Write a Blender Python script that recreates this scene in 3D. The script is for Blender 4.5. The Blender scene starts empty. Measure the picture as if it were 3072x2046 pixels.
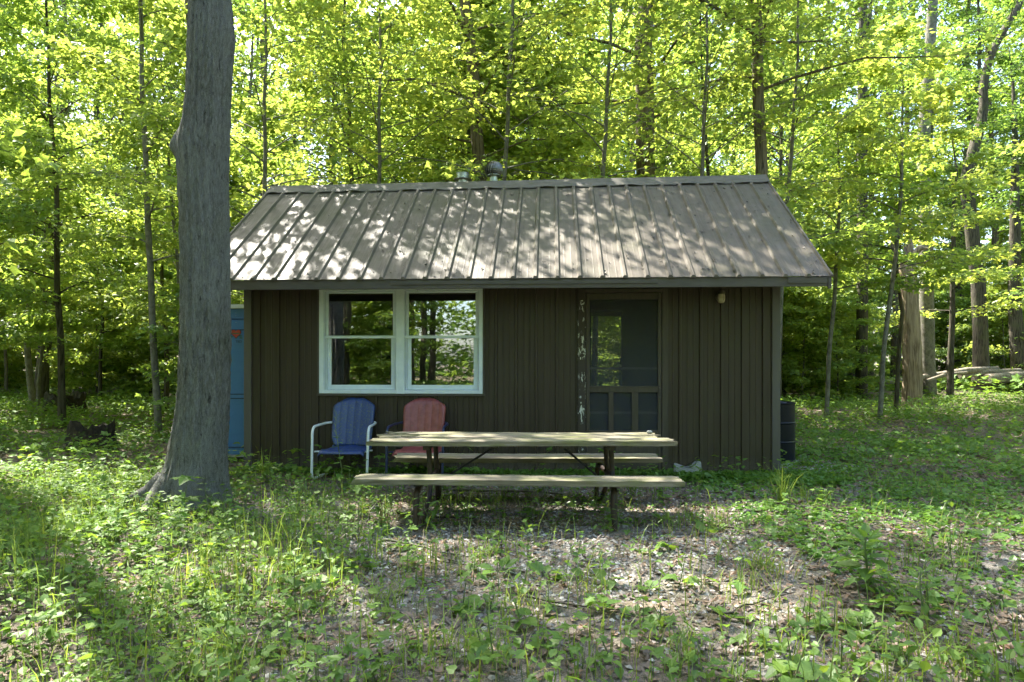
import bpy, math, random
import numpy as np
from mathutils import Vector, Matrix

R = math.radians
random.seed(11)
rng = np.random.default_rng(11)
sc = bpy.context.scene
col = sc.collection

# ------------------------------------------------------------------ camera, sky, sun, exposure
CAMZ, F, CX, HY = 1.25, 2048.0, 1536.0, 1090.0      # eye height; photo focal length, centre and horizon in photo pixels
cam = bpy.data.cameras.new('camera'); cam_o = bpy.data.objects.new('camera', cam); col.objects.link(cam_o)
cam.lens = 24.0; cam.sensor_width = 36.0; cam.shift_y = (HY - 1023.0) / 3072.0
cam.clip_start = 0.05; cam.clip_end = 800
cam_o.location = (0, 0, CAMZ); cam_o.rotation_euler = (R(90), 0, 0)
sc.camera = cam_o

SUN = Vector((-0.38, 0.42, 0.86)).normalized()       # towards the sun: high, behind the cabin, to its left
elev = math.asin(SUN.z); azim = math.atan2(SUN.x, SUN.y)
w = bpy.data.worlds.new('World'); sc.world = w; w.use_nodes = True
wn = w.node_tree.nodes; wl = w.node_tree.links; wn.clear()
sky = wn.new('ShaderNodeTexSky'); sky.sky_type = 'NISHITA'; sky.sun_disc = False
sky.sun_elevation = elev; sky.sun_rotation = azim; sky.air_density = 1.0; sky.dust_density = 2.5; sky.ozone_density = 1.0
bg = wn.new('ShaderNodeBackground'); bg.inputs[1].default_value = 0.15
wo = wn.new('ShaderNodeOutputWorld'); wl.new(sky.outputs[0], bg.inputs[0]); wl.new(bg.outputs[0], wo.inputs[0])
sl = bpy.data.lights.new('sun', 'SUN'); sl.energy = 5.0; sl.angle = R(0.53); sl.color = (1.0, 0.94, 0.84)
so = bpy.data.objects.new('sun', sl); col.objects.link(so); so.rotation_euler = SUN.to_track_quat('Z', 'Y').to_euler()
so.location = SUN * 60

sc.view_settings.view_transform = 'Standard'; sc.view_settings.look = 'None'
sc.view_settings.exposure = 2.65; sc.view_settings.gamma = 1.0; sc.view_settings.use_curve_mapping = False
sc.render.engine = 'CYCLES'
cy = sc.cycles
cy.max_bounces = 9; cy.diffuse_bounces = 6; cy.glossy_bounces = 3; cy.transmission_bounces = 6; cy.transparent_max_bounces = 10
cy.use_denoising = True; cy.caustics_reflective = False; cy.caustics_refractive = False
cy.sample_clamp_indirect = 6.0; cy.use_adaptive_sampling = True; cy.adaptive_threshold = 0.02

# ------------------------------------------------------------------ helpers: projection, mesh building, tagging
def unp(px, py, Y):
    return Vector(((px - CX) / F * Y, Y, CAMZ - (py - HY) / F * Y))

class B:
    """collects faces; build() links them as one mesh object"""
    def __init__(s): s.v = []; s.f = []; s.n = 0
    def add(s, V, Fc, m=0):
        V = np.asarray(V, dtype=np.float32).reshape(-1, 3); Fc = np.asarray(Fc, dtype=np.int32)
        s.v.append(V); s.f.append((Fc + s.n, m)); s.n += len(V); return s
    def box(s, lo, hi, m=0, mat=None):
        x0, y0, z0 = lo; x1, y1, z1 = hi
        V = np.array([(x0,y0,z0),(x1,y0,z0),(x1,y1,z0),(x0,y1,z0),(x0,y0,z1),(x1,y0,z1),(x1,y1,z1),(x0,y1,z1)], float)
        if mat is not None:
            M = np.array(mat); V = V @ M[:3,:3].T + M[:3,3]
        return s.add(V, [(0,3,2,1),(4,5,6,7),(0,1,5,4),(1,2,6,5),(2,3,7,6),(3,0,4,7)], m)
    def loft(s, rings, m=0, caps=True, closed=True):
        rings = np.asarray(rings, float); n, k = rings.shape[:2]
        i = np.arange(n-1)[:,None]; j = np.arange(k if closed else k-1)[None,:]; j2 = (j+1) % k
        Fc = np.stack([i*k+j, i*k+j2, (i+1)*k+j2, (i+1)*k+j], -1).reshape(-1, 4)
        base = s.n
        s.add(rings.reshape(-1,3), Fc, m)
        if caps:
            for r, rev in ((0, True), (n-1, False)):
                c = rings[r].mean(0)
                idx = np.arange(k); t = np.stack([idx, (idx+1) % k, np.full(k, k)], -1)
                if rev: t = t[:, [1,0,2]]
                s.add(np.vstack([rings[r], c]), t, m)
        return s
    def tube(s, pts, rad, sides=8, m=0, caps=True):
        P = np.asarray(pts, float); n = len(P)
        rad = np.broadcast_to(np.asarray(rad, float), (n,))
        T = np.gradient(P, axis=0); T /= np.linalg.norm(T, axis=1)[:,None] + 1e-9
        up = np.array((0,0,1.0)) if abs(T[0][2]) < .8 else np.array((1.0,0,0))
        a = np.linspace(0, 2*np.pi, sides, endpoint=False)
        rings = []; u = np.cross(T[0], up); u /= np.linalg.norm(u)
        for q in range(n):
            u = u - T[q] * (u @ T[q]); u /= np.linalg.norm(u) + 1e-9
            vv = np.cross(T[q], u)
            rings.append(P[q] + rad[q]*(np.cos(a)[:,None]*u + np.sin(a)[:,None]*vv))
        return s.loft(rings, m, caps)
    def lathe(s, prof, segs=24, c=(0,0,0), m=0, caps=True):
        a = np.linspace(0, 2*np.pi, segs, endpoint=False)
        return s.loft([np.stack([c[0]+r*np.cos(a), c[1]+r*np.sin(a), np.full(segs, c[2]+z)], -1) for r, z in prof], m, caps)
    def mesh(s, name, mats, smooth=False):
        me = bpy.data.meshes.new(name)
        V = np.concatenate(s.v); loops = []; tot = []; mi = []
        for Fc, m in s.f:
            loops.append(Fc.reshape(-1)); tot.append(np.full(len(Fc), Fc.shape[1], np.int32)); mi.append(np.full(len(Fc), m, np.int32))
        loops = np.concatenate(loops); tot = np.concatenate(tot); mi = np.concatenate(mi)
        start = np.concatenate([[0], np.cumsum(tot)[:-1]]).astype(np.int32)
        me.vertices.add(len(V)); me.vertices.foreach_set('co', V.reshape(-1))
        me.loops.add(len(loops)); me.loops.foreach_set('vertex_index', loops)
        me.polygons.add(len(tot)); me.polygons.foreach_set('loop_start', start); me.polygons.foreach_set('loop_total', tot)
        for mt in (mats if isinstance(mats, (list, tuple)) else [mats]): me.materials.append(mt)
        me.polygons.foreach_set('material_index', mi)
        me.polygons.foreach_set('use_smooth', np.full(len(tot), bool(smooth)))
        me.update(calc_edges=True)
        return me
    def build(s, name, mats, parent=None, smooth=False, bevel=0, loc=None):
        return link(name, s.mesh(name, mats, smooth), parent, bevel, loc)

def link(name, me, parent=None, bevel=0, loc=None):
    o = bpy.data.objects.new(name, me); col.objects.link(o)
    if parent is not None: o.parent = parent
    if loc is not None: o.location = loc
    if bevel:
        md = o.modifiers.new('bevel', 'BEVEL'); md.width = bevel; md.segments = 2; md.limit_method = 'ANGLE'; md.angle_limit = R(40)
    return o
def tag(o, label, cat, group=None):
    o['label'] = label; o['category'] = cat
    if group: o['group'] = group
    return o
def thing(name, label, cat, loc=(0,0,0), rz=0, group=None):
    o = bpy.data.objects.new(name, None); col.objects.link(o); o.empty_display_size = .2
    o.location = loc; o.rotation_euler = (0,0,rz); return tag(o, label, cat, group)
def sub(parent, name):                                   # an Empty that is a part with sub-parts
    o = bpy.data.objects.new(name, None); col.objects.link(o); o.parent = parent; o.empty_display_size = .1; return o
def setting(o): o['kind'] = 'structure'; return o
def stuff(o, label, cat): o['kind'] = 'stuff'; return tag(o, label, cat)

def hgt(x, y):
    x = np.asarray(x, float); y = np.asarray(y, float)
    near = np.clip((np.hypot(x, y-6) - 9) / 20, 0, 1)
    return .014*np.sin(1.7*x+.4)*np.cos(1.3*y+1) + .010*np.sin(3.1*x+2.2*y) + near*(.10*np.sin(.35*x+.3*y)+.08*np.sin(.8*x-.5*y+1))
def gz(x, y): return float(hgt(x, y))

# ------------------------------------------------------------------ materials
def newmat(name):
    m = bpy.data.materials.new(name); m.use_nodes = True; t = m.node_tree; t.nodes.clear()
    o = t.nodes.new('ShaderNodeOutputMaterial'); return m, t, o
def nd(t, kind, **kw):
    n = t.nodes.new('ShaderNode' + kind)
    for k, v in kw.items():
        if k.startswith('i_'):
            key = k[2:]; key = int(key) if key.isdigit() else key.replace('_', ' ')
            if hasattr(v, 'is_output') or isinstance(v, bpy.types.NodeSocket): t.links.new(v, n.inputs[key])
            else: n.inputs[key].default_value = v
        else: setattr(n, k, v)
    return n
def c4(c): return (c[0], c[1], c[2], 1)
def ramp(t, fac, stops, interp='LINEAR'):
    r = t.nodes.new('ShaderNodeValToRGB'); t.links.new(fac, r.inputs[0]); cr = r.color_ramp; cr.interpolation = interp
    while len(cr.elements) < len(stops): cr.elements.new(.5)
    for e, (p, c) in zip(cr.elements, stops): e.position = p; e.color = c4(c) if len(c) == 3 else c
    return r.outputs[0]
def coords(t, scale=(1,1,1), kind='Object'):
    tc = nd(t, 'TexCoord'); mp = nd(t, 'Mapping'); t.links.new(tc.outputs[kind], mp.inputs[0]); mp.inputs['Scale'].default_value = scale
    return mp.outputs[0]
def noise(t, vec, scale=5, detail=5, rough=.6, dist=0):
    n = nd(t, 'TexNoise'); t.links.new(vec, n.inputs['Vector'])
    n.inputs['Scale'].default_value = scale; n.inputs['Detail'].default_value = detail; n.inputs['Roughness'].default_value = rough; n.inputs['Distortion'].default_value = dist
    return n.outputs['Fac']
def mixc(t, fac, a, b, mode='MIX'):
    n = nd(t, 'Mix', data_type='RGBA', blend_type=mode)
    for key, v in ((0, fac), (6, a), (7, b)):
        if isinstance(v, bpy.types.NodeSocket): t.links.new(v, n.inputs[key])
        elif isinstance(v, (int, float)): n.inputs[key].default_value = v
        else: n.inputs[key].default_value = c4(v)
    return n.outputs[2]
def bump(t, h, strength=.3, dist=.01):
    b = nd(t, 'Bump'); t.links.new(h, b.inputs['Height']); b.inputs['Strength'].default_value = strength; b.inputs['Distance'].default_value = dist
    return b.outputs[0]
def pbsdf(t, o, color, rough=.6, metal=0, spec=.5, normal=None):
    p = nd(t, 'BsdfPrincipled')
    for key, v in (('Base Color', color), ('Roughness', rough), ('Metallic', metal)):
        if isinstance(v, bpy.types.NodeSocket): t.links.new(v, p.inputs[key])
        elif isinstance(v, (int, float)): p.inputs[key].default_value = v
        else: p.inputs[key].default_value = c4(v)
    p.inputs['Specular IOR Level'].default_value = spec
    if normal is not None: t.links.new(normal, p.inputs['Normal'])
    t.links.new(p.outputs[0], o.inputs[0]); return p
def M(name, a, b, scale=(4,4,4), nscale=3, rough=.6, metal=0, spec=.5, bs=.2, bd=.004, lo=.35, hi=.68, speck=None):
    m, t, o = newmat(name); v = coords(t, scale); f = noise(t, v, nscale, 6, .62)
    c = ramp(t, f, [(lo, a), (hi, b)])
    if speck:                                            # sparse chips / stains: (colour, threshold, scale)
        f2 = noise(t, coords(t, (1,1,1)), speck[2], 4, .7); g = ramp(t, f2, [(speck[1], (0,0,0)), (speck[1]+.03, (1,1,1))])
        c = mixc(t, g, c, speck[0])
    pbsdf(t, o, c, rough, metal, spec, bump(t, f, bs, bd) if bs else None); return m

def leafmat(name, refl, trans, var=.35, gloss=.06, grough=.38, mixf=.5):
    m, t, o = newmat(name)
    g = nd(t, 'NewGeometry'); oi = nd(t, 'ObjectInfo')
    f = nd(t, 'Math', operation='MULTIPLY_ADD'); t.links.new(g.outputs['Random Per Island'], f.inputs[0]); f.inputs[1].default_value = .45
    f2 = nd(t, 'Math', operation='MULTIPLY'); t.links.new(oi.outputs['Random'], f2.inputs[0]); f2.inputs[1].default_value = .22
    cn = noise(t, coords(t), .9, 3, .5); cs_ = nd(t, 'MapRange', i_0=cn, i_1=.3, i_2=.7, i_3=0.0, i_4=.33); ad = nd(t, 'Math', operation='ADD', i_0=f2.outputs[0], i_1=cs_.outputs[0])
    t.links.new(ad.outputs[0], f.inputs[2])
    def vr(c): return [(0, (c[0]*(1-var), c[1]*(1-var*.8), c[2]*(1-var*.3))), (.55, c), (1, (min(1, c[0]*(1+var*1.5)), min(1, c[1]*(1+var*.7)), c[2]*(1+var*.3)))]
    cr = ramp(t, f.outputs[0], vr(refl)); ct = ramp(t, f.outputs[0], vr(trans))
    d = nd(t, 'BsdfDiffuse', i_0=cr); tr = nd(t, 'BsdfTranslucent', i_0=ct)
    mx = nd(t, 'MixShader', i_0=mixf); t.links.new(d.outputs[0], mx.inputs[1]); t.links.new(tr.outputs[0], mx.inputs[2])
    gl = nd(t, 'BsdfGlossy', i_0=(1,1,1,1), i_1=grough)
    mg = nd(t, 'MixShader', i_0=gloss); t.links.new(mx.outputs[0], mg.inputs[1]); t.links.new(gl.outputs[0], mg.inputs[2])
    t.links.new(mg.outputs[0], o.inputs[0]); return m

def barkmat(name, a, b, dark, sxy=28, sz=5, bs=.8, bd=.02, moss=0):
    m, t, o = newmat(name); v = coords(t, (sxy, sxy, sz))
    n1 = noise(t, v, 1, 5, .65, .6); big = noise(t, coords(t, (2,2,1)), 1.2, 3, .5)
    vo = nd(t, 'TexVoronoi', feature='DISTANCE_TO_EDGE'); t.links.new(coords(t, (sxy*.9, sxy*.9, sz*.9)), vo.inputs['Vector']); vo.inputs['Scale'].default_value = .7
    base = mixc(t, big, a, b)
    fur = ramp(t, n1, [(.36, (0,0,0)), (.56, (1,1,1))])
    c = mixc(t, fur, dark, base)
    if moss:
        g = ramp(t, noise(t, coords(t, (1,1,1)), 2.1, 4, .6), [(.52, (0,0,0)), (.72, (moss, moss, moss))]); c = mixc(t, g, c, (.07,.09,.025))
    h = nd(t, 'Math', operation='MULTIPLY_ADD'); t.links.new(vo.outputs[0], h.inputs[0]); h.inputs[1].default_value = .9; t.links.new(n1, h.inputs[2])
    pbsdf(t, o, c, .9, 0, .2, bump(t, h.outputs[0], bs, bd)); return m

def sidingmat():
    m, t, o = newmat('brown_siding')
    st = noise(t, coords(t, (9,9,.30)), 3, 5, .6); c = ramp(t, st, [(.3, (.028,.020,.014)), (.7, (.050,.036,.026))])
    al = ramp(t, noise(t, coords(t, (1,1,.5)), 2.2, 5, .65), [(.5, (0,0,0)), (.72, (.6,.6,.6))]); c = mixc(t, al, c, (.046,.042,.027))
    # mud splashed up from the ground
    sx = nd(t, 'SeparateXYZ'); t.links.new(coords(t), sx.inputs[0]); mud = nd(t, 'MapRange', i_0=sx.outputs[2], i_1=.0, i_2=.38, i_3=.55, i_4=0.0)
    mn = nd(t, 'Math', operation='MULTIPLY', i_0=mud.outputs[0], i_1=noise(t, coords(t), 30, 5, .75)); mg = ramp(t, mn.outputs[0], [(.12, (0,0,0)), (.30, (.8,.8,.8))]); c = mixc(t, mg, c, (.105,.092,.070))
    ch = ramp(t, noise(t, coords(t), 24, 4, .7), [(.715, (0,0,0)), (.74, (1,1,1))]); c = mixc(t, ch, c, (.16,.145,.115))
    pbsdf(t, o, c, .45, 0, .4, bump(t, st, .04, .004)); return m
siding = sidingmat()
trimb = M('brown_trim', (.046,.039,.033), (.070,.059,.050), (2,9,9), 3, .5, bs=.12, speck=((.20,.18,.15), .74, 30))
cornerm = M('corner_trim', (.065,.058,.058), (.085,.078,.078), (5,5,.5), 3, .42, bs=.03)
whitewin = M('white_vinyl', (.62,.70,.79), (.71,.78,.86), (3,3,3), 4, .42, bs=.05, speck=((.35,.33,.26), .72, 18))
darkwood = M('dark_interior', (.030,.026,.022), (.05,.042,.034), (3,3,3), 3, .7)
doorwood = M('painted_door_wood', (.036,.029,.022), (.062,.049,.036), (9,9,1.2), 4, .55, bs=.15, speck=((.26,.25,.21), .72, 34))
roofm_lo, roofm_hi = (.070,.057,.040), (.118,.100,.076)
def roofmat():
    m, t, o = newmat('weathered_roof_metal')
    st = noise(t, coords(t, (14, 1.2, 1.2)), 1.6, 6, .6); c = ramp(t, st, [(.3, roofm_lo), (.7, roofm_hi)])
    al = ramp(t, noise(t, coords(t), 1.1, 5, .62), [(.48, (0,0,0)), (.68, (.75,.75,.75))]); c = mixc(t, al, c, (.066,.064,.034))
    dk = ramp(t, noise(t, coords(t), 33, 3, .7), [(.68, (0,0,0)), (.73, (1,1,1))]); c = mixc(t, dk, c, (.05,.043,.03))
    rg = ramp(t, noise(t, coords(t), 7, 5, .6), [(.3, (.48,)*3), (.7, (.70,)*3)])
    pbsdf(t, o, c, rg, 0, .30, bump(t, st, .06, .003)); return m
roofm = roofmat()
capm = M('ridge_cap_metal', (.085,.076,.058), (.13,.118,.096), (2,6,6), 3, .65, spec=.3, bs=.08, speck=((.08,.085,.04), .62, 9))
bluedoor = M('blue_paint', (.040,.135,.33), (.048,.155,.37), (3,3,3), 2, .45, bs=.04)
bluedark = M('blue_groove', (.006,.016,.04), (.009,.02,.05), rough=.6, bs=0)
bluechair = M('blue_chair_paint', (.018,.040,.150), (.026,.055,.185), (3,3,3), 3, .38, spec=.5, bs=.08, speck=((.10,.125,.09), .575, 60))
redchair = M('red_chair_paint', (.20,.045,.042), (.29,.080,.074), (5,5,5), 3, .42, bs=.06, speck=((.16,.085,.05), .64, 34))
whitetube = M('white_tube', (.58,.63,.64), (.70,.73,.73), (6,6,6), 3, .4, bs=.05, speck=((.22,.18,.14), .74, 40))
darktube = M('dark_tube', (.022,.022,.03), (.038,.036,.042), (6,6,6), 3, .4, bs=.08)
navytube = M('navy_tube', (.012,.018,.055), (.02,.028,.075), (6,6,6), 3, .45, bs=.08)
rust = M('rusty_pipe', (.022,.017,.014), (.055,.033,.022), (6,6,3), 4, .55, spec=.4, bs=.2, speck=((.018,.02,.03), .56, 9))
drumm = M('drum_paint', (.0022,.0040,.0105), (.004,.0065,.016), (3,3,2), 4, .40, spec=.22, bs=.12, speck=((.03,.05,.08), .70, 14))
galv = M('galvanised_metal', (.30,.31,.32), (.42,.43,.43), (5,5,5), 4, .30, metal=.85, bs=.06)
darkgalv = M('dull_metal', (.10,.10,.10), (.20,.20,.20), (5,5,5), 4, .36, metal=.7, bs=.06)
concrete = M('concrete', (.25,.255,.245), (.36,.36,.345), (3,3,3), 6, .9, bs=.5, bd=.006, speck=((.12,.14,.07), .62, 8))
stonem = M('stone', (.16,.155,.14), (.27,.26,.23), (3,3,3), 5, .9, bs=.5, bd=.006)
stumpm = M('rotten_wood', (.014,.011,.008), (.055,.040,.026), (4,4,2), 5, .95, bs=1, bd=.02, speck=((.05,.07,.02), .60, 6))
lampglass = M('jar_glass', (.36,.31,.20), (.50,.45,.32), (4,4,12), 3, .2, bs=.1)
brass = M('tarnished_metal', (.06,.052,.04), (.12,.10,.07), (5,5,5), 3, .4, metal=.6)
def woodmat():
    m, t, o = newmat('weathered_wood')
    v = coords(t, (1.1, 26, 26)); g = noise(t, v, 2.2, 7, .68, .4)
    c = ramp(t, g, [(.28, (.06,.050,.034)), (.5, (.165,.145,.105)), (.72, (.29,.262,.205))])
    ms = ramp(t, noise(t, coords(t, (1.5,5,5)), 2.0, 5, .65), [(.46, (0,0,0)), (.66, (.85,.85,.85))]); c = mixc(t, ms, c, (.155,.165,.062))
    ck = ramp(t, noise(t, coords(t, (.9, 60, 60)), 1.5, 3, .6), [(.30, (1,1,1)), (.37, (0,0,0))]); c = mixc(t, ck, c, (.045,.036,.024))
    pbsdf(t, o, c, .85, 0, .25, bump(t, g, .6, .006)); return m
wood = woodmat()
def peelmat():                                           # brown casing with its paint peeled to white along one edge
    m, t, o = newmat('peeling_casing'); v = coords(t, (1,1,.30)); f = noise(t, v, 34, 6, .72, .3)
    big = noise(t, coords(t, (.01,.01,1)), 3.2, 3, .6)
    s = nd(t, 'Math', operation='MULTIPLY_ADD'); t.links.new(big, s.inputs[0]); s.inputs[1].default_value = .75; t.links.new(f, s.inputs[2])
    g = ramp(t, s.outputs[0], [(.965, (0,0,0)), (.985, (1,1,1))])
    c = mixc(t, g, (.045,.037,.03), (.55,.56,.52)); pbsdf(t, o, c, .65, 0, .3, bump(t, g, .5, .003)); return m
peel = peelmat()
def glassmat(name, k=3.0, tint=(.92,.95,.93)):
    m, t, o = newmat(name); fr = nd(t, 'Fresnel', i_0=1.5)
    mu = nd(t, 'Math', operation='MULTIPLY', use_clamp=True); t.links.new(fr.outputs[0], mu.inputs[0]); mu.inputs[1].default_value = k
    tr = nd(t, 'BsdfTransparent', i_0=c4(tint)); gl = nd(t, 'BsdfGlossy', i_0=(1,1,1,1), i_1=.01)
    b = bump(t, noise(t, coords(t), 1.6, 2, .4), .05, .02); t.links.new(b, gl.inputs['Normal'])
    mx = nd(t, 'MixShader'); t.links.new(mu.outputs[0], mx.inputs[0]); t.links.new(tr.outputs[0], mx.inputs[1]); t.links.new(gl.outputs[0], mx.inputs[2])
    t.links.new(mx.outputs[0], o.inputs[0]); return m
glass = glassmat('window_glass', 4.5)
def screenmat():
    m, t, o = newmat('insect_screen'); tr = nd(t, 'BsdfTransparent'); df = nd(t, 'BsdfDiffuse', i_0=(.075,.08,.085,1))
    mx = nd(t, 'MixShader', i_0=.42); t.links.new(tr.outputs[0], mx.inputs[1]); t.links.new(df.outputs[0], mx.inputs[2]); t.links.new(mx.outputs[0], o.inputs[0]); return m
screen = screenmat()
redp = M('red_print', (.33,.03,.02), (.40,.05,.03), bs=0); greenp = M('green_print', (.03,.09,.04), (.04,.12,.05), bs=0); blackp = M('black_print', (.01,.01,.012), (.015,.015,.02), bs=0)

maple_leaf = leafmat('maple_leaf', (.128,.220,.042), (.365,.495,.066), .40, .025)
maple_leaf2 = leafmat('young_maple_leaf', (.165,.250,.048), (.460,.565,.085), .40, .025)
canopy_leaf = leafmat('canopy_leaf', (.095,.180,.035), (.240,.370,.048), .40, .03)
weed_leaf = leafmat('weed_leaf', (.125,.230,.038), (.200,.320,.034), .42, .020, .50)
creeper_leaf = leafmat('creeper_leaf', (.110,.230,.030), (.150,.280,.030), .35, .025)
grass_m = leafmat('grass_blade', (.170,.260,.050), (.230,.320,.045), .45, .02)
drygrass = leafmat('dry_grass', (.30,.27,.13), (.24,.21,.09), .35, .03)
deadleaf = leafmat('dead_leaf', (.205,.148,.100), (.10,.07,.04), .65, .03, .45, .2)
stem_m = M('green_stem', (.09,.14,.04), (.12,.16,.06), bs=0)
def bigbark():
    m, t, o = newmat('grey_flaky_bark'); v = coords(t, (34,34,8))
    n1 = noise(t, v, 1, 6, .7, .8); n2 = noise(t, coords(t, (70,70,16)), 1, 4, .7); big = noise(t, coords(t, (2.5,2.5,.9)), 1.3, 4, .6)
    vo = nd(t, 'TexVoronoi', feature='DISTANCE_TO_EDGE'); wv = nd(t, 'VectorMath', operation='ADD', i_0=coords(t, (19,19,4.6))); nz = nd(t, 'TexNoise'); t.links.new(v, nz.inputs['Vector']); t.links.new(nz.outputs['Color'], wv.inputs[1]); t.links.new(wv.outputs[0], vo.inputs['Vector'])
    fur = ramp(t, vo.outputs[0], [(.0, (.1,.1,.1)), (.065, (1,1,1))]); fl = ramp(t, n1, [(.30, (0,0,0)), (.44, (1,1,1))])
    base = ramp(t, big, [(.3, (.20,.185,.15)), (.5, (.32,.32,.295)), (.7, (.40,.405,.38))]); base = mixc(t, ramp(t, n2, [(.4, (0,0,0)), (.75, (.9,.9,.9))]), base, (.62,.62,.58))
    c = mixc(t, fl, (.055,.050,.040), base); c = mixc(t, fur, (.050,.045,.036), c)
    ms = ramp(t, noise(t, coords(t), 1.7, 5, .65), [(.54, (0,0,0)), (.74, (.55,.55,.55))]); c = mixc(t, ms, c, (.075,.085,.030))
    h = nd(t, 'Math', operation='MULTIPLY_ADD', i_0=vo.outputs[0], i_1=1.6, i_2=n1)
    pbsdf(t, o, c, .92, 0, .2, bump(t, h.outputs[0], 1.0, .035)); return m
bark_grey = bigbark()
bark_dark = barkmat('dark_bark', (.075,.066,.050), (.105,.092,.066), (.022,.019,.014), 24, 3, .9, .02, .5)
bark_brown = barkmat('brown_furrowed_bark', (.150,.122,.080), (.190,.155,.100), (.045,.034,.022), 30, 2.2, 1, .02, .3)
bark_pale = barkmat('pale_smooth_bark', (.150,.142,.115), (.195,.185,.150), (.085,.078,.06), 12, 9, .3, .008, .5)
snagm = barkmat('bare_snag_wood', (.26,.20,.13), (.34,.27,.19), (.10,.07,.045), 16, 1.4, .6, .015)
logm = barkmat('bleached_log', (.20,.175,.14), (.28,.255,.21), (.09,.07,.05), 14, 14, .5, .01)

def groundmat():
    m, t, o = newmat('forest_floor'); v = coords(t)
    f1 = noise(t, v, 38, 6, .7); f2 = noise(t, v, 1.1, 5, .6, .4); f3 = noise(t, v, 160, 3, .6)
    lit = ramp(t, f1, [(.3, (.040,.030,.020)), (.5, (.120,.098,.070)), (.68, (.26,.22,.17))])
    grav = ramp(t, f3, [(.32, (.05,.046,.04)), (.5, (.15,.135,.115)), (.68, (.30,.28,.25))])
    dv = nd(t, 'VectorMath', operation='DISTANCE'); t.links.new(v, dv.inputs[0]); dv.inputs[1].default_value = (.8, 4.8, 0)
    fall = ramp(t, nd(t, 'MapRange', i_0=dv.outputs['Value'], i_1=2.5, i_2=6.0).outputs[0], [(0, (1,1,1)), (1, (0,0,0))])
    gm = mixc(t, 1.0, ramp(t, f2, [(.42, (0,0,0)), (.58, (1,1,1))]), fall, 'MULTIPLY'); c = mixc(t, gm, lit, grav)
    ms = ramp(t, noise(t, v, 2.3, 5, .65), [(.50, (0,0,0)), (.70, (.7,.7,.7))]); c = mixc(t, ms, c, (.050,.062,.020))
    pbsdf(t, o, c, .95, 0, .15, bump(t, f1, .9, .02)); return m
ground_m = groundmat()
def pebmat():
    m, t, o = newmat('gravel_stone'); g = nd(t, 'NewGeometry')
    c = ramp(t, g.outputs['Random Per Island'], [(0, (.07,.066,.058)), (.3, (.19,.18,.16)), (.7, (.27,.255,.225)), (1, (.42,.40,.36))]); pbsdf(t, o, c, .85, 0, .3); return m
pebm = pebmat()

# ------------------------------------------------------------------ the ground, one sheet to the horizon
a = np.linspace(-1, 1, 221); gx = np.sign(a)*np.abs(a)**2.6*320; gx = np.where(np.abs(gx) < 8, gx, gx)
b_ = np.linspace(-1, 1, 221); gy = np.sign(b_)*np.abs(b_)**2.6*320 + 6
X, Y = np.meshgrid(gx, gy, indexing='ij'); Z = hgt(X, Y)
ii, jj = np.meshgrid(np.arange(220), np.arange(220), indexing='ij'); q = ii*221+jj
g = B().add(np.stack([X, Y, Z], -1).reshape(-1,3), np.stack([q, q+221, q+222, q+1], -1).reshape(-1,4))
setting(g.build('ground', ground_m, smooth=True))

# ------------------------------------------------------------------ the cabin
CW, CD, TH = 6.02, 2.90, R(-3.24)
CO = Vector((-3.07, 7.90, 0)); ct_, st_ = math.cos(TH), math.sin(TH)
cabin = thing('cabin', 'small brown metal-sided cabin with a low metal roof, double window and screen door', 'cabin', CO, TH)
def W(px, py, off=0.0):
    """photo pixel -> (local x, z) on the plane `off` in front of the front wall"""
    d = ((px-CX)/F, 1.0, -(py-HY)/F)
    # local y of a world point p: (-st*(px-cox) + ct*(py-coy))
    k = (-off + (-st_*CO.x + ct_*CO.y)) / (-st_*d[0] + ct_*d[1])
    wx, wy, wz = d[0]*k, d[1]*k, CAMZ + d[2]*k
    return ct_*(wx-CO.x) + st_*(wy-CO.y), wz
ZB, ZT = -0.03, 2.50
SL = 1.55/2.14                                           # roof slope
def zr(lx, ly):                                          # roof underside height
    s = 1 - abs(ly-1.45)/2.14
    e = 2.125; r = 3.645 + .05*lx/6
    return e + (r-e)*s
wx0, wz1 = W(960, 868); wx1, wz0 = W(1449, 1181)
wz1 = 2.105
dx0, dz1 = W(1733, 884); dx1, _ = W(2003, 884); dz1 = 2.085
# walls: dark boards behind the metal siding, with real openings
walls = sub(cabin, 'wall')
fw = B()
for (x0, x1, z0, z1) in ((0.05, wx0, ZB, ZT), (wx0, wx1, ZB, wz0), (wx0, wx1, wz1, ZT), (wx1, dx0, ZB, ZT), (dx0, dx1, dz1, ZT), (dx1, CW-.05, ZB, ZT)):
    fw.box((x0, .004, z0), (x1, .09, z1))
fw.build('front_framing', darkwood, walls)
# back wall with its own window opening, seen through the screen door
bx0, bx1, bz0, bz1 = 4.13, 4.60, .88, 2.07
bw = B()
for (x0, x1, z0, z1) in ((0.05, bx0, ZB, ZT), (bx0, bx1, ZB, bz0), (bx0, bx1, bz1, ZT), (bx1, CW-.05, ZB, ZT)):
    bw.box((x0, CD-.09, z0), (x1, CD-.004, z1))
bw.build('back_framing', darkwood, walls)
sw = B()
for x0 in (.004, CW-.09):
    sw.box((x0, .092, ZB), (x0+.086, CD-.092, ZT))
sw.build('side_framing', darkwood, walls)
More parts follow.
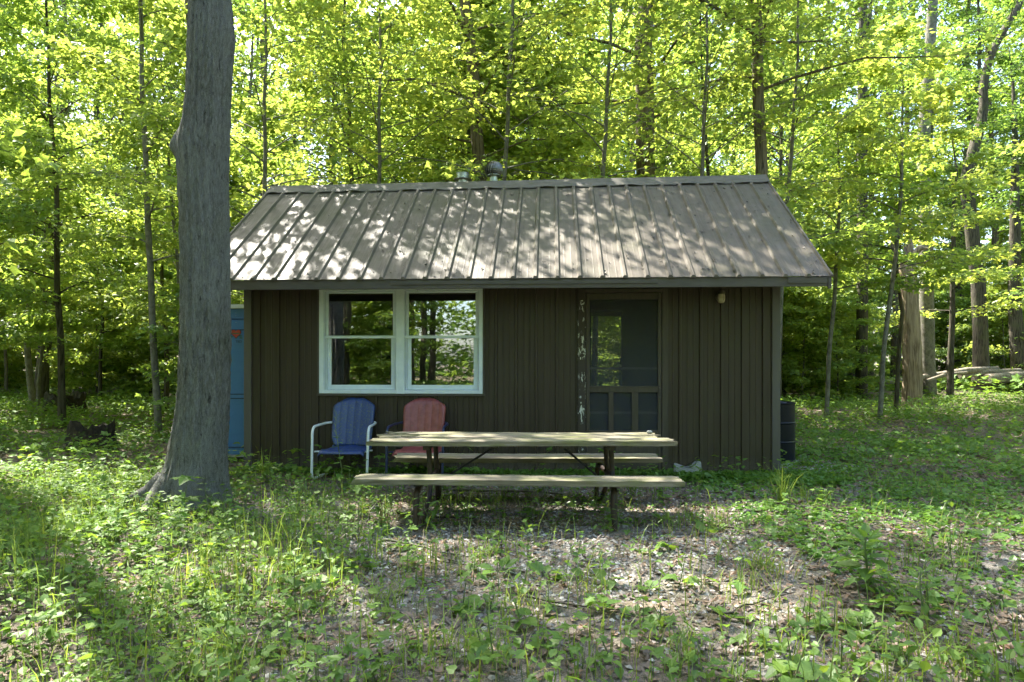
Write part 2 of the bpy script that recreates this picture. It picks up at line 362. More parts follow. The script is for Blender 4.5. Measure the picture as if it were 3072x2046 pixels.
# gable triangles
for x0 in (.006, CW-.084):
    gb = B(); yy = [0.1, 1.45, CD-.1]; 
    V = [(x0, .06, ZT+.002), (x0, CD-.06, ZT+.002), (x0, 1.45, zr(3,1.45)-.10), (x0+.078, .06, ZT+.002), (x0+.078, CD-.06, ZT+.002), (x0+.078, 1.45, zr(3,1.45)-.10)]
    gb.add(V, [(0,1,2),(3,5,4)]); gb.add(V, [(0,3,4,1),(1,4,5,2),(2,5,3,0)]); gb.build('gable', siding, walls)
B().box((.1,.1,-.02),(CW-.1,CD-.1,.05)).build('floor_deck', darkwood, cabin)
P_ = .2286
def prof(xa, xb, x0):
    """siding sheet profile between xa..xb: one raised rib at x0 and two fine ones"""
    pts = [(-.001,.0)]
    key = [(0,0),(.006,0),(.012,.022),(.034,.022),(.040,0),(.098,0),(.102,.0045),(.110,.0045),(.114,0),(.164,0),(.168,.0045),(.176,.0045),(.180,0),(P_,0)]
    xs = [k[0]+x0 for k in key]; ys = [k[1] for k in key]
    xx = sorted({xa, xb, *[x for x in xs if xa < x < xb]})
    return [(x, float(np.interp(x, xs, ys))) for x in xx]
def siding_piece(xa, xb, x0, z0, z1, name='siding_panel', side='front'):
    if xb-xa < .004: return
    p = prof(xa, xb, x0); rings = []
    def pt(x, d, z):
        if side == 'front': return (x, -.001-d, z)
        if side == 'back': return (x, CD+.001+d, z)
        if side == 'left': return (-.001+.002-d, x, z)
        return (CW-.001+d, x, z)
    for z in (z0, z1): rings.append([pt(x, d, z) for x, d in p])
    B().loft(np.array(rings), caps=False, closed=False).build(name, siding, walls)
off0 = -.10
k = 0
x = off0
while x < CW:
    xa, xb = max(.03, x), min(CW-.03, x+P_-.0005)
    cuts = sorted({xa, xb, *[c for c in (wx0-.02, wx1+.02, dx0-.005, dx1+.005) if xa < c < xb]})
    for u, v in zip(cuts[:-1], cuts[1:]):
        mid = (u+v)/2
        if wx0-.02 < mid < wx1+.02: siding_piece(u, v, x, ZB, wz0-.03); siding_piece(u, v, x, wz1+.01, ZT)
        elif dx0-.005 < mid < dx1+.005: siding_piece(u, v, x, dz1+.01, ZT)
        else: siding_piece(u, v, x, ZB, ZT)
    # back wall
    if xb > bx0-.03 and xa < bx1+.03: siding_piece(xa, xb, x, ZB, bz0-.02, side='back'); siding_piece(xa, xb, x, bz1+.02, ZT, side='back')
    else: siding_piece(xa, xb, x, ZB, ZT, side='back')
    x += P_
y = .03
while y < CD:
    for s in ('left', 'right'): siding_piece(max(.04, y), min(CD-.04, y+P_-.0005), y, ZB, ZT, side=s)
    y += P_
for cx, s in ((0, -1), (CW, 1)):
    for cyy, s2 in ((0, -1), (CD, 1)):
        b = B(); x_in = cx - s*.065; xo = cx + s*.024; yo = cyy + s2*.024
        b.box((min(x_in, xo), min(cyy+s2*.003, yo), ZB), (max(x_in, xo), max(cyy+s2*.003, yo), ZT))
        b.box((min(cx+s*.003, xo), min(cyy-s2*.065, cyy+s2*.002), ZB), (max(cx+s*.003, xo), max(cyy-s2*.065, cyy+s2*.002), ZT))
        b.build('corner_trim', cornerm, cabin, bevel=.003)
# back window
bwin = sub(cabin, 'window')
b = B()
for lo, hi in (((bx0-.03,CD-.12,bz0-.03),(bx1+.03,CD+.03,bz0)), ((bx0-.03,CD-.12,bz1),(bx1+.03,CD+.03,bz1+.03)), ((bx0-.03,CD-.12,bz0),(bx0,CD+.03,bz1)), ((bx1,CD-.12,bz0),(bx1+.03,CD+.03,bz1))): b.box(lo, hi)
b.build('frame', doorwood, bwin)
B().box((bx0,CD-.05,bz0),(bx1,CD-.046,bz1)).build('pane', glassmat('back_glass', 1.0), bwin)

# roof: sheets and ribs, front and back slope
roof = sub(cabin, 'roof')
RX0, RX1, NP = -.31, 6.33, 29
pw = (RX1-RX0)/NP
EY0, RY, EY1 = -.69, 1.45, 3.59
for slope in (0, 1):
    ya, yb = (EY0, RY) if slope == 0 else (EY1, RY)
    for i in range(NP+1):
        xl = RX0+i*pw
        if i < NP:
            rings = []
            pr = [(0,0),(pw*.30,0),(pw*.325,.0011),(pw*.355,.0011),(pw*.38,0),(pw*.62,0),(pw*.645,.0011),(pw*.675,.0011),(pw*.70,0),(pw-.0006,0)]
            dent = random.uniform(-.0025, .0025)
            for tt in (0, .33, .66, 1):
                yv = ya+(yb-ya)*tt
                top = [(xl+dx, yv, zr(xl+dx, yv)+.004+dz+(dent if .1 < tt < .9 and 0 < dx < pw-.001 else 0)) for dx, dz in pr]
                rings.append(top + [(p[0], p[1], p[2]-.004-(.0 if True else 0)) for p in reversed(top)])
            o = B().loft(np.array(rings)).build('roof_panel', roofm, roof)
        rp = [(-.030,.0045),(-.013,.033),(.013,.033),(.030,.0045)]
        if i in (0, NP): rp = [(-.018,.0045),(-.010,.026),(.010,.026),(.018,.0045)]
        rings = []
        for tt in (-.006, .5, 1):
            yv = ya+(yb-ya)*tt
            rings.append([(xl+dx, yv, zr(xl, yv)+dz) for dx, dz in rp])
        B().loft(np.array(rings)).build('rib', roofm, roof)
# ridge cap with a slightly wavy lower lip
n = 60; rings = []
for i in range(n+1):
    lx = RX0-.012 + (RX1-RX0+.024)*i/n; wv = .008*math.sin(i*1.9)+.006*math.sin(i*.77)
    rings.append([(lx, 1.45-.185, zr(lx, 1.265)+.030+wv), (lx, 1.45-.172, zr(lx,1.278)+.034+wv*.4), (lx, 1.45-.03, zr(lx,1.42)+.036), (lx, 1.45, zr(lx,1.45)+.040), (lx, 1.48, zr(lx,1.42)+.036), (lx, 1.45+.185, zr(lx,1.265)+.030-wv),
                  (lx, 1.45+.185, zr(lx,1.265)+.026-wv), (lx, 1.45, zr(lx,1.45)+.030), (lx, 1.45-.185, zr(lx,1.265)+.026+wv)])
B().loft(np.array(rings)).build('ridge_cap', capm, roof)
# fascia, overlay strips, rakes, soffit
FZ0, FZ1 = 2.025, 2.112
B().box((RX0+.01, EY0+.012, FZ0), (RX1-.035, EY0+.036, FZ1+.011)).build('fascia_board', trimb, roof, bevel=.003)
sx0 = W(1170, 850, .7)[0]; sx1 = W(1974, 850, .7)[0]
B().box((sx0, EY0+.002, FZ0+.042), (sx1, EY0+.011, FZ1-.006)).build('fascia_strip', trimb, roof, bevel=.002)
sx2, sx3 = W(2366, 850, .7)[0], RX1-.04
B().box((sx2, EY0+.002, FZ0+.030), (sx3, EY0+.011, FZ1+.004)).build('fascia_strip', trimb, roof, bevel=.002)
B().box((RX0+.01, EY1-.036, FZ0), (RX1-.035, EY1-.012, FZ1)).build('fascia_board', trimb, roof, bevel=.003)
for xx in (RX0-.012, RX1-.034):
    b = B()
    for ya, yb in ((EY0, RY), (EY1, RY)):
        x0, x1 = xx, xx+.032
        s = 1 if yb > ya else -1
        V = []
        for X_ in (x0, x1):
            V += [(X_, ya, zr(X_, ya)-.125), (X_, yb, zr(X_, yb)-.125), (X_, yb, zr(X_, yb)-.003), (X_, ya, zr(X_, ya)-.003)]
        b.add(V, [(0,1,2,3),(7,6,5,4),(0,4,5,1),(1,5,6,2),(2,6,7,3),(3,7,4,0)])
    b.build('rake_board', trimb, roof, bevel=.003)
for ya, yb in ((EY0+.037, -.03), (CD+.03, EY1-.037)):
    B().box((RX0+.03, ya, 2.10), (RX1-.04, yb, 2.112)).build('soffit', trimb, roof)
for xa, xb in ((RX0+.025, -.03), (CW+.03, RX1-.04)):
    for ya, yb in ((EY0+.04, RY), (EY1-.04, RY)):
        V = [(xa,ya,zr(xa,ya)-.05),(xb,ya,zr(xb,ya)-.05),(xb,yb,zr(xb,yb)-.05),(xa,yb,zr(xa,yb)-.05)]
        B().add(V, [(0,1,2,3)]).build('rake_soffit', trimb, roof)

# turbine ventilator and capped vent pipe behind the ridge
def loc_at(px, py, Yw):                                  # photo pixel at world depth -> cabin local
    p = unp(px, py, Yw); d = p-CO
    return Vector((ct_*d.x+st_*d.y, -st_*d.x+ct_*d.y, p.z))
tv = sub(cabin, 'turbine_vent'); tl = loc_at(1481, 536, 9.42); tv.location = tl - Vector((0,0,.03)); tv.scale = (.92,.92,.86)
B().lathe([(.062,-.10),(.062,0),(.058,.07),(.070,.072),(.105,.078),(.105,.085),(.02,.088)], 24).build('neck', galv, tv, smooth=False)
nf = 22
for i in range(nf):
    a0 = 2*math.pi*i/nf; rings = []
    for j in range(9):
        u = j/8; ph = -1.0+2.35*u; rr = .132*math.cos(ph)**.8 if math.cos(ph) > 0 else .01
        zz = .185+.122*math.sin(ph); tw = a0+.55*u
        c = np.array((math.cos(tw), math.sin(tw), 0)); t_ = np.array((-math.sin(tw), math.cos(tw), 0))
        p0 = c*rr+np.array((0,0,zz)); wd = .030*(rr/.132)+.004
        rings.append([p0-t_*wd*.5, p0+t_*wd*.5+c*.010, p0+t_*wd*.5+c*.008, p0-t_*wd*.5-c*.002])
    B().loft(np.array(rings)).build('fin', darkgalv, tv, smooth=False)
B().lathe([(.100,.09),(.118,.14),(.118,.21),(.08,.28),(.01,.29)], 18).build('inner_cage', blackp, tv)
B().lathe([(.005,.285),(.045,.298),(.035,.312),(.005,.318)], 16).build('crown_cap', galv, tv)
pv = sub(cabin, 'vent_pipe'); pv.location = loc_at(1389, 546, 9.45); pv.scale = (1,1,.72)
B().lathe([(.075,-.12),(.075,.03),(.125,.036),(.128,.042),(.075,.05)], 28).build('flange', galv, pv, smooth=False)
B().lathe([(.092,.058),(.092,.155),(.096,.158),(.096,.163),(.082,.163),(.082,.10)], 28).build('pipe_cap', galv, pv, smooth=False)
B().lathe([(.074,.052),(.074,.075)], 24).build('collar', darkgalv, pv)

# front window: two double-hung sashes in one white frame
win = sub(cabin, 'window')
fx0, fx1, fz0, fz1 = wx0, wx1, wz0, wz1
YO = -.035                                               # face of the frame
xm0, _ = W(1188, 1000, .03); xm1, _ = W(1213, 1000, .03)
fwid = .055
b = B()
b.box((fx0, YO, fz0), (fx0+fwid, .07, fz1)); b.box((fx1-fwid*.75, YO, fz0), (fx1, .07, fz1))
b.box((fx0+fwid, YO, fz1-.03), (fx1-fwid*.75, .07, fz1)); b.box((fx0+fwid, YO+.002, fz0), (fx1-fwid*.75, .07, fz0+.04))
b.build('frame', whitewin, win, bevel=.003)
B().box((xm0, YO-.004, fz0-.006), (xm1, .068, fz1-.031)).build('mullion', whitewin, win, bevel=.004)
zm = W(1000, 1009, 0)[1]
for (x0, x1) in ((fx0+fwid+.001, xm0-.001), (xm1+.001, fx1-fwid*.75-.001)):
    # grooved jambs
    for xe, s in ((x0, 1), (x1, -1)):
        for dd in (0, .016):
            xa = xe+s*dd; b = B(); b.box((min(xa, xa+s*.009), YO+.012+dd*.6, fz0+.041), (max(xa, xa+s*.009), .05, fz1-.031)); b.build('jamb_track', whitewin, win, bevel=.0015)
    # upper sash (outer plane further back), lower sash
    for up in (1, 0):
        s = sub_ = bpy.data.objects.new('sash', None); col.objects.link(s); s.parent = win
        z0, z1 = (zm-.02, fz1-.032) if up else (fz0+.042, zm+.015)
        y0, y1 = (.000, .024) if up else (-.012+.0, .026)
        if not up: y0, y1 = .026, .050
        fw_ = .030 if up else .042
        xs0, xs1 = x0+(.012 if up else .026), x1-(.012 if up else .026)
        b = B(); b.box((xs0, y0, z0), (xs0+fw_, y1, z1)); b.box((xs1-fw_, y0, z0), (xs1, y1, z1))
        bot = .026 if up else .055
        b.box((xs0+fw_, y0, z0), (xs1-fw_, y1, z0+bot)); b.box((xs0+fw_, y0, z1-(.022)), (xs1-fw_, y1, z1))
        # join as one sash mesh
        bpy.data.objects.remove(s)
        so_ = b.build('sash', whitewin, win, bevel=.003)
        B().box((xs0+fw_-.004, (y0+y1)/2-.002, z0+bot-.004), (xs1-fw_+.004, (y0+y1)/2+.002, z1-.018)).build('pane', glass, so_)
        if up: B().box((x0+.004, y0-.012, z0-.004), (x1-.004, y0-.001, z0+.024)).build('meeting_rail', whitewin, so_, bevel=.002)
b = B(); b.box((fx0-.022, -.042, fz0-.028), (fx1+.024, .0, fz0-.001)); b.box((fx0-.020, -.040, fz0), (fx0-.001, .0, fz1)); b.box((fx1+.001, -.040, fz0), (fx1+.02, .0, fz1))
b.build('window_trim', trimb, win, bevel=.002)
B().box((fx0, .075, fz1-.16), (fx1, .088, fz1)).build('dark_top_band', darkwood, win)  # plain dark band behind the top of the panes, full window width

# screen door in its peeling casing
dset = sub(cabin, 'door_frame')
cl0 = W(1733, 1000)[0]; cl1 = W(1757, 1000)[0]; cr0 = W(1985, 1000)[0]; cr1 = W(2003, 1000)[0]
B().box((cl0, -.034, ZB), (cl1, .05, dz1)).build('casing', peel, dset, bevel=.003)
B().box((cr0, -.034, ZB), (cr1, .05, dz1)).build('casing', doorwood, dset, bevel=.003)
B().box((cl1, -.032, dz1-.045), (cr0, .05, dz1-.001)).build('head_casing', doorwood, dset, bevel=.003)
B().box((cl0-.02, -.10, ZB-.02), (cr1+.02, .08, .035)).build('sill', doorwood, dset, bevel=.005)
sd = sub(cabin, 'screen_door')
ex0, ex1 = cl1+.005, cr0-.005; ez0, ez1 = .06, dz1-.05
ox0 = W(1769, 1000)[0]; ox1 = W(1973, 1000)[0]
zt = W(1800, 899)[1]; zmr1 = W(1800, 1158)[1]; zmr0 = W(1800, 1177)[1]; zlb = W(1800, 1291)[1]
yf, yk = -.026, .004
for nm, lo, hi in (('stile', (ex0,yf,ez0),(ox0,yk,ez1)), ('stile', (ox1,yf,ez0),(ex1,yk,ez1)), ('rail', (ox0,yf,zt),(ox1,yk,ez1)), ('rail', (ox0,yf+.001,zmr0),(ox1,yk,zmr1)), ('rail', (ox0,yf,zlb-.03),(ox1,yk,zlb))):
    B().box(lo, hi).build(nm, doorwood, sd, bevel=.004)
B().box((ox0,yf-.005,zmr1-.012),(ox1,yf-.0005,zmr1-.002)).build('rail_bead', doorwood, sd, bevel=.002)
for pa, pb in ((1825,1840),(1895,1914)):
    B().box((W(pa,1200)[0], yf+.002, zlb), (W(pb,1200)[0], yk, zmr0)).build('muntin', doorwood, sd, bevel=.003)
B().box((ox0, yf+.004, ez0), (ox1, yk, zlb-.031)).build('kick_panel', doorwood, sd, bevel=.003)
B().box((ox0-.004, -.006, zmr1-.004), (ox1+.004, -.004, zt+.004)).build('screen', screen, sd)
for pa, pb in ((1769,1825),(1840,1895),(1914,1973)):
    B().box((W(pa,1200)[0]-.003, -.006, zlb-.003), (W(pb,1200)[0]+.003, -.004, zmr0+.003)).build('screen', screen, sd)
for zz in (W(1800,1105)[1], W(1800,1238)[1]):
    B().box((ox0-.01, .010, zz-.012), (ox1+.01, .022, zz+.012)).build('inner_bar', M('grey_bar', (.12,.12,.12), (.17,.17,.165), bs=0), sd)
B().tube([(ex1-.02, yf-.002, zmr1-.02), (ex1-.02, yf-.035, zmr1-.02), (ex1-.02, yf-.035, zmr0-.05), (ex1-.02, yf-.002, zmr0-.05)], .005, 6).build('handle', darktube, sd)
# paint chips left on the casing
for (px, py, sx, sz) in ((1746,902,.030,.016),(1750,912,.022,.012),(1744,914,.016,.012),(1752,1048,.012,.030),(1750,1060,.010,.02),(1742,1075,.014,.03),(1743,1208,.014,.022),(1744,1250,.014,.075),(1745,1262,.010,.05)):
    lx, lz = W(px, py, .035); pts = [(lx+sx*.5*math.cos(a_)*random.uniform(.55,1.1), -.0362, lz+sz*.5*math.sin(a_)*random.uniform(.55,1.1)) for a_ in np.linspace(0, 2*math.pi, 11)[:-1]]
    V = pts+[(p[0], -.0345, p[2]) for p in pts]; b = B(); b.loft(np.array([pts, [(p[0], -.0345, p[2]) for p in pts]])); b.build('paint_chip', M('old_white_paint', (.55,.56,.50), (.66,.66,.60), bs=.1), dset)
# porch light: jelly-jar lamp on a round base
pl = sub(cabin, 'porch_light'); lx, lz = W(2158, 893); pl.location = (lx, 0, lz)
a_ = np.linspace(0, 2*math.pi, 18, endpoint=False)
def disc_y(b, prof_):                                    # lathe about the y axis
    b.loft([np.stack([r*np.cos(a_), np.full(18, yv), r*np.sin(a_)], -1) for r, yv in prof_])
b = B(); disc_y(b, [(.045,-.018),(.045,-.030),(.03,-.036),(.02,-.07)]); b.build('wall_plate', brass, pl)
B().lathe([(.036,.03),(.042,.034),(.042,.060),(.03,.066)], 20, (0,-.085,0)).build('lamp_cap', brass, pl)
B().lathe([(.020,-.068),(.036,-.055),(.042,-.02),(.040,.015),(.036,.03)], 20, (0,-.085,0)).build('lamp_jar', lampglass, pl, smooth=True)
for i in range(4):
    an = i*math.pi/2+.4; B().tube([(.044*math.cos(an), -.085+.044*math.sin(an), .03), (.047*math.cos(an), -.085+.047*math.sin(an), -.02), (.02*math.cos(an), -.085+.02*math.sin(an), -.074)], .0025, 5).build('lamp_guard', brass, pl)

# ------------------------------------------------------------------ the blue outhouse beside the cabin
oh = thing('outhouse', 'narrow blue outhouse with a red heart on its panelled door', 'outhouse', (-3.92, 8.5, 0), 0)
OW, ODp, OZ0, OZ1 = .84, 1.0, .115, 1.93
B().box((0,.03,OZ0),(OW,ODp,OZ1)).build('wall', bluedoor, oh, bevel=.004)
B().box((-.03,-.03,OZ1+.002),(OW+.03,ODp+.05,OZ1+.05)).build('roof', M('pale_roof', (.55,.56,.55),(.65,.66,.65)), oh, bevel=.004)
B().box((.03,.06,.0),(OW-.03,ODp-.05,OZ0-.004)).build('skid', darkwood, oh)
B().box((-.01,-.005,OZ0-.03),(OW+.01,.028,OZ0-.002)).build('sill', concrete, oh)
dr = B().box((.005,0,OZ0),(OW-.005,.028,OZ1-.14)).build('door', bluedoor, oh, bevel=.004)
B().box((0,.004,OZ1-.125),(OW,.028,OZ1-.001)).build('header_panel', bluedoor, oh, bevel=.004)
hz = 1.25-(1003-HY)/F*8.5; hx = (708-CX)/F*8.5+3.92
for (x0,x1,z0,z1) in ((.10,OW-.012-.05,.20,.82),(.10,.36,.98,1.56),(hx+.12,OW-.06,.98,1.56)):
    b = B(); e = .012
    for lo, hi in (((x0,-.004,z0),(x1,-.0005,z0+e)),((x0,-.004,z1-e),(x1,-.0005,z1)),((x0,-.004,z0+e),(x0+e,-.0005,z1-e)),((x1-e,-.004,z0+e),(x1,-.0005,z1-e))): b.box(lo, hi)
    b.build('door_moulding', bluedark, dr)
for zz in (1.66, .86): B().box((.03,-.003,zz),(OW-.03,-.0005,zz+.012)).build('door_seam', bluedark, dr)
for zz in (1.875, 1.84, 1.76, .17): B().lathe([(.006,0),(.006,.003)], 8, (hx,-.003,zz)).build('screw', galv, oh)
tt = np.linspace(0, 2*math.pi, 40, endpoint=False)
hxs = 16*np.sin(tt)**3; hzs = 13*np.cos(tt)-5*np.cos(2*tt)-2*np.cos(3*tt)-np.cos(4*tt)
def heart(s, y): return np.stack([hx+hxs*s, np.full(40, y), hz+.012+hzs*s], -1)
B().loft([heart(.0042,-.003), heart(.0042,-.0005)]).build('heart_outline', blackp, dr)
B().loft([heart(.0037,-.005), heart(.0037,-.0031)]).build('heart_emblem', redp, dr)
for dx, dz in ((-.055,-.03),(.058,-.02),(.062,-.045)):
    pts = [(hx+dx+.022*math.cos(q_), -.004, hz+dz+.008*math.sin(q_)) for q_ in np.linspace(0, 6.28, 13)[:-1]]
    B().loft(np.array([pts, [(p[0], -.0006, p[2]) for p in pts]])).build('painted_leaf', greenp, dr)
pts = [(hx-.045,-.0058,hz+.004),(hx+.045,-.0058,hz+.004),(hx+.045,-.0058,hz+.017),(hx-.045,-.0058,hz+.017)]
B().loft(np.array([pts, [(p[0], -.0051, p[2]) for p in pts]])).build('painted_band', greenp, dr)
tc_ = bpy.data.curves.new('name_lettering', 'FONT'); tc_.body = 'TED'; tc_.size = .042; tc_.extrude = .001; tc_.align_x = 'CENTER'
to = bpy.data.objects.new('tmp', tc_); col.objects.link(to); bpy.context.view_layer.update()
tme = bpy.data.meshes.new_from_object(to.evaluated_get(bpy.context.evaluated_depsgraph_get())); bpy.data.objects.remove(to)
tme.materials.clear(); tme.materials.append(blackp)
to = link('lettering', tme, dr); to.rotation_euler = (R(90),0,0); to.location = (hx+.035, -.003, hz-.105)

# ------------------------------------------------------------------ furniture
def board(name, L, wd, th, parent, loc, seed=0, mt=wood, worn=.05):
    r = np.random.default_rng(seed); n = 40; rings = []
    cs = np.array([(-.5,-.5),(-.17,-.5),(.17,-.5),(.5,-.5),(.5,.42),(.44,.5),(.17,.5),(-.17,.5),(-.44,.5),(-.5,.42)])
    e0, e1 = r.uniform(0, worn, 10), r.uniform(0, worn, 10)
    for i in range(n+1):
        u = i/n; x = (u-.5)*L; k = 1.0
        edge = min(u, 1-u)*L
        k = 1-.12*math.exp(-edge/.03)
        row = []
        for q, (a1, b1) in enumerate(cs):
            xx = x + (e0[q] if i == 0 else -e1[q] if i == n else 0)
            yy = a1*wd*(1-.05*math.exp(-edge/.05)) + r.normal(0, .0012) + .004*math.sin(x*2.3+seed)
            zz = b1*th*k + r.normal(0, .0010) + .004*math.sin(x*1.7+seed*2)
            row.append((xx, yy, zz))
        rings.append(row)
    o = B().loft(np.array(rings)).build(name, mt, parent); o.location = loc; return o
tb = thing('picnic_table', 'weathered wooden picnic table on bent rusty pipe legs in front of the cabin', 'picnic table', (.09, 5.74, 0), R(-1.4))
tz = .637
for i, yy in enumerate((-.245, 0, .245)):
    board('tabletop_plank', 2.52-(.02, .10, .16)[i], .232, .042, tb, ((0, -.03, .01)[i], yy, tz-.019), 3+i, worn=.09).rotation_euler = (R((0,1.2,-1)[i]), R((0,.3,-.2)[i]), R((0,.5,-.3)[i]))
bz = .385
board('bench_plank', 2.50, .30, .044, tb, (-.03,-.565,bz-.02), 11).rotation_euler = (R(-1.5),0,R(.2))
board('bench_plank', 2.46, .285, .044, tb, (.03,.555,bz-.005), 12).rotation_euler = (R(1.5),0,R(-.2))
def smooth_path(pts, rad=.12, n=6):
    P = [Vector(p) for p in pts]; out = [P[0]]
    for i in range(1, len(P)-1):
        a1, b1, c1 = P[i-1], P[i], P[i+1]; r1 = min(rad, (a1-b1).length*.48); r2 = min(rad, (c1-b1).length*.48)
        s, e = b1+(a1-b1).normalized()*r1, b1+(c1-b1).normalized()*r2
        for j in range(n+1):
            t = j/n; out.append((1-t)**2*s+2*t*(1-t)*b1+t*t*e)
    out.append(P[-1]); return [tuple(p) for p in out]
for xf in (-.745, .735):
    for s in (-1, 1):
        B().tube(smooth_path([(xf-.02, s*.20, tz-.045), (xf, s*.19, .22), (xf-.03, s*.46, .02), (xf-.05, s*.56, -.03)], .16), .0215, 10).build('leg', rust, tb, smooth=True)
        B().tube(smooth_path([(xf-.05, s*.68, -.04), (xf-.045, s*.64, bz-.065), (xf-.01, s*.20, bz-.075), (xf, 0, bz-.075)], .10), .0225, 10).build('bench_leg', rust, tb, smooth=True)
    B().box((xf-.045, -.33, tz-.078), (xf+.005, .33, tz-.042)).build('top_cleat', rust, tb, bevel=.003)
    for s in (-1, 1): B().box((xf-.06, s*.565-.12, bz-.050), (xf-.015, s*.565+.12, bz-.043)).build('bench_bracket', rust, tb)
for s, x0, x1 in ((-1, -.16, -.62), (1, .28, .62)):
    B().tube([(x0, .02, tz-.044), (x1, 0, bz-.075)], .010, 6).build('brace', darktube, tb)
B().box((-.25,-.33,tz-.062),(-.19,.33,tz-.042)).build('top_cleat', darkwood, tb)
B().box((.30,-.33,tz-.062),(.36,.33,tz-.042)).build('top_cleat', darkwood, tb)

def lawn_chair(name, label, loc, rz, shell, tubem, skid=True):
    c = thing(name, label, 'chair', loc, rz, None)
    # local: faces -y
    nu, nv = 49, 22
    def grid(fn, th=.004):
        top = np.array([[fn(-1+2*i/(nu-1), j/(nv-1)) for i in range(nu)] for j in range(nv)])
        nrm = np.zeros_like(top); du = np.gradient(top, axis=1); dv = np.gradient(top, axis=0); nrm = np.cross(du, dv); nrm /= np.linalg.norm(nrm, axis=2)[...,None]+1e-9
        bot = top-nrm*th
        b = B(); i, j = np.meshgrid(np.arange(nv-1), np.arange(nu-1), indexing='ij'); q = i*nu+j
        Fq = np.stack([q, q+1, q+nu+1, q+nu], -1).reshape(-1,4); N = nu*nv
        b.add(np.concatenate([top.reshape(-1,3), bot.reshape(-1,3)]), np.concatenate([Fq, Fq[:, ::-1]+N]))
        edge = [k for k in range(nu)]+[k*nu+nu-1 for k in range(1,nv)]+[(nv-1)*nu+k for k in range(nu-2,-1,-1)]+[k*nu for k in range(nv-2,0,-1)]
        e = np.array(edge); e2 = np.roll(e, -1); b.f.append((np.stack([e, e+N, e2+N, e2], -1).astype(np.int32)+0, 0)); return b
    def back(u, v):
        hw = .245*(1-.07*(1-v))
        if v > .78: hw *= 1-.24*((v-.78)/.22)**2.6
        if v < .2: hw *= .84+.16*math.sin(v/.2*math.pi/2)
        x = u*hw; fl = .007*abs(math.sin(u*3*math.pi))**.45*min(1, (1-v)*6+.1)
        z = .335+.525*v-.060*abs(u)**3*v**6
        y = .16+.125*v+.035*v*v - .045*(u*u) - fl + (.02*(max(0, v-.9)/.1)**2)
        if abs(u) > .9: y += (abs(u)-.9)*.25
        return (x, y, z)
    def seat(u, v):
        hw = .250*(1-.10*v); x = u*hw; yv = -.27+.46*v
        z = .315+.03*(1-v)-.035*math.sin(v*math.pi)*(1-.5*u*u) + .02*v
        if v < .16: z -= .055*(1-v/.16)**1.6; yv += .01*(1-v/.16)
        if abs(u) > .88: z -= (abs(u)-.88)*.22
        if v > .9: z += (v-.9)*.25
        return (x, yv - .025*(1-u*u)*(1-v), z+.003*abs(math.sin(u*3*math.pi))**.5)
    grid(back).build('backrest', shell, c, smooth=True); grid(seat).build('seat', shell, c, smooth=True)
    for s in (-1, 1):
        pth = smooth_path([(s*.235, .24, .585), (s*.285, .12, .585), (s*.30, -.26, .575), (s*.295, -.30, .03), (s*.28, .30, .014)], .085)
        B().tube(pth, .0140, 10).build('arm_frame', tubem, c, smooth=True)
        B().tube([(s*.29, -.22, .31), (s*.20, -.10, .30)], .010, 6).build('seat_bracket', tubem, c)
        B().lathe([(.008,0),(.008,.006),(.003,.008)], 8, (s*.2, .2, .575)).build('bolt', tubem, c)
    B().tube([(-.28,.30,.014),(.28,.30,.014)], .0135, 8).build('rear_bar', tubem, c, smooth=True)
    B().tube([(-.25,.10,.285),(.25,.10,.285)], .010, 6).build('seat_bar', tubem, c)
    return c
lawn_chair('lawn_chair', 'blue metal lawn chair with white tube arms under the window', (-1.80, 7.47, .0), R(-3), bluechair, whitetube)
rc = lawn_chair('lawn_chair', 'faded red metal lawn chair with dark tube arms behind the picnic table', (-1.00, 7.42, .0), R(-4), redchair, navytube)

# oil drum on its slab, notched block, small finds
dm = thing('oil_drum', 'dark blue steel drum standing beside the cabin corner', 'drum', (3.355, 8.72, .012), .4)
B().lathe([(.238,0),(.248,.0),(.250,.012),(.243,.02),(.243,.235),(.249,.241),(.253,.25),(.249,.259),(.243,.265),(.243,.475),(.249,.481),(.253,.49),(.249,.499),(.243,.505),(.243,.725),(.250,.732),(.252,.742),(.246,.748),(.238,.745),(.236,.70),(.05,.69)], 72).build('body', drumm, dm)
B().lathe([(.02,.69),(.02,.705),(.01,.707)], 10, (.12,.05,0)).build('bung', darktube, dm)
tag(B().tube([(2.93+.12,8.66,.848),(3.2,8.60,.795),(3.44,8.56,.752)], .011, 6).build('iron_rod', darktube), 'dark iron rod lying across the rim of the drum', 'rod')
sl_ = B(); r = np.random.default_rng(5); an = np.linspace(0, 2*math.pi, 26, endpoint=False)
rad = 1+.10*np.sin(3*an+1)+r.normal(0,.03,26)
rings = [np.stack([.72*rad*k*np.sign(np.cos(an))*np.abs(np.cos(an))**.7, .58*rad*k*np.sign(np.sin(an))*np.abs(np.sin(an))**.7, np.full(26, z)], -1) for k, z in ((1.03,-.06),(1.0,-.008),(.97,.008),(.55,.012),(.05,.012))]
tag(sl_.loft(rings).build('concrete_slab', concrete, loc=(3.66, 8.42, 0)), 'rough concrete slab under the steel drum', 'slab')
nb = B(); pr = [(-.148,-.02),(.15,-.02),(.138,.135),(.10,.142),(.055,.105),(.02,.078),(-.03,.080),(-.08,.100),(-.135,.118),(-.150,.11)]
r = np.random.default_rng(2); rings = []
for yv in np.linspace(-.05, .05, 5):
    kk = 1-.05*(abs(yv)/.05)**3; rings.append([(x*kk+r.normal(0,.002), yv, z*kk+r.normal(0,.002)) for x, z in pr])
tag(nb.loft(rings).build('concrete_block', concrete, loc=(1.93, 7.50, .035)), 'grey notched concrete block leaning at the foot of the wall', 'block')
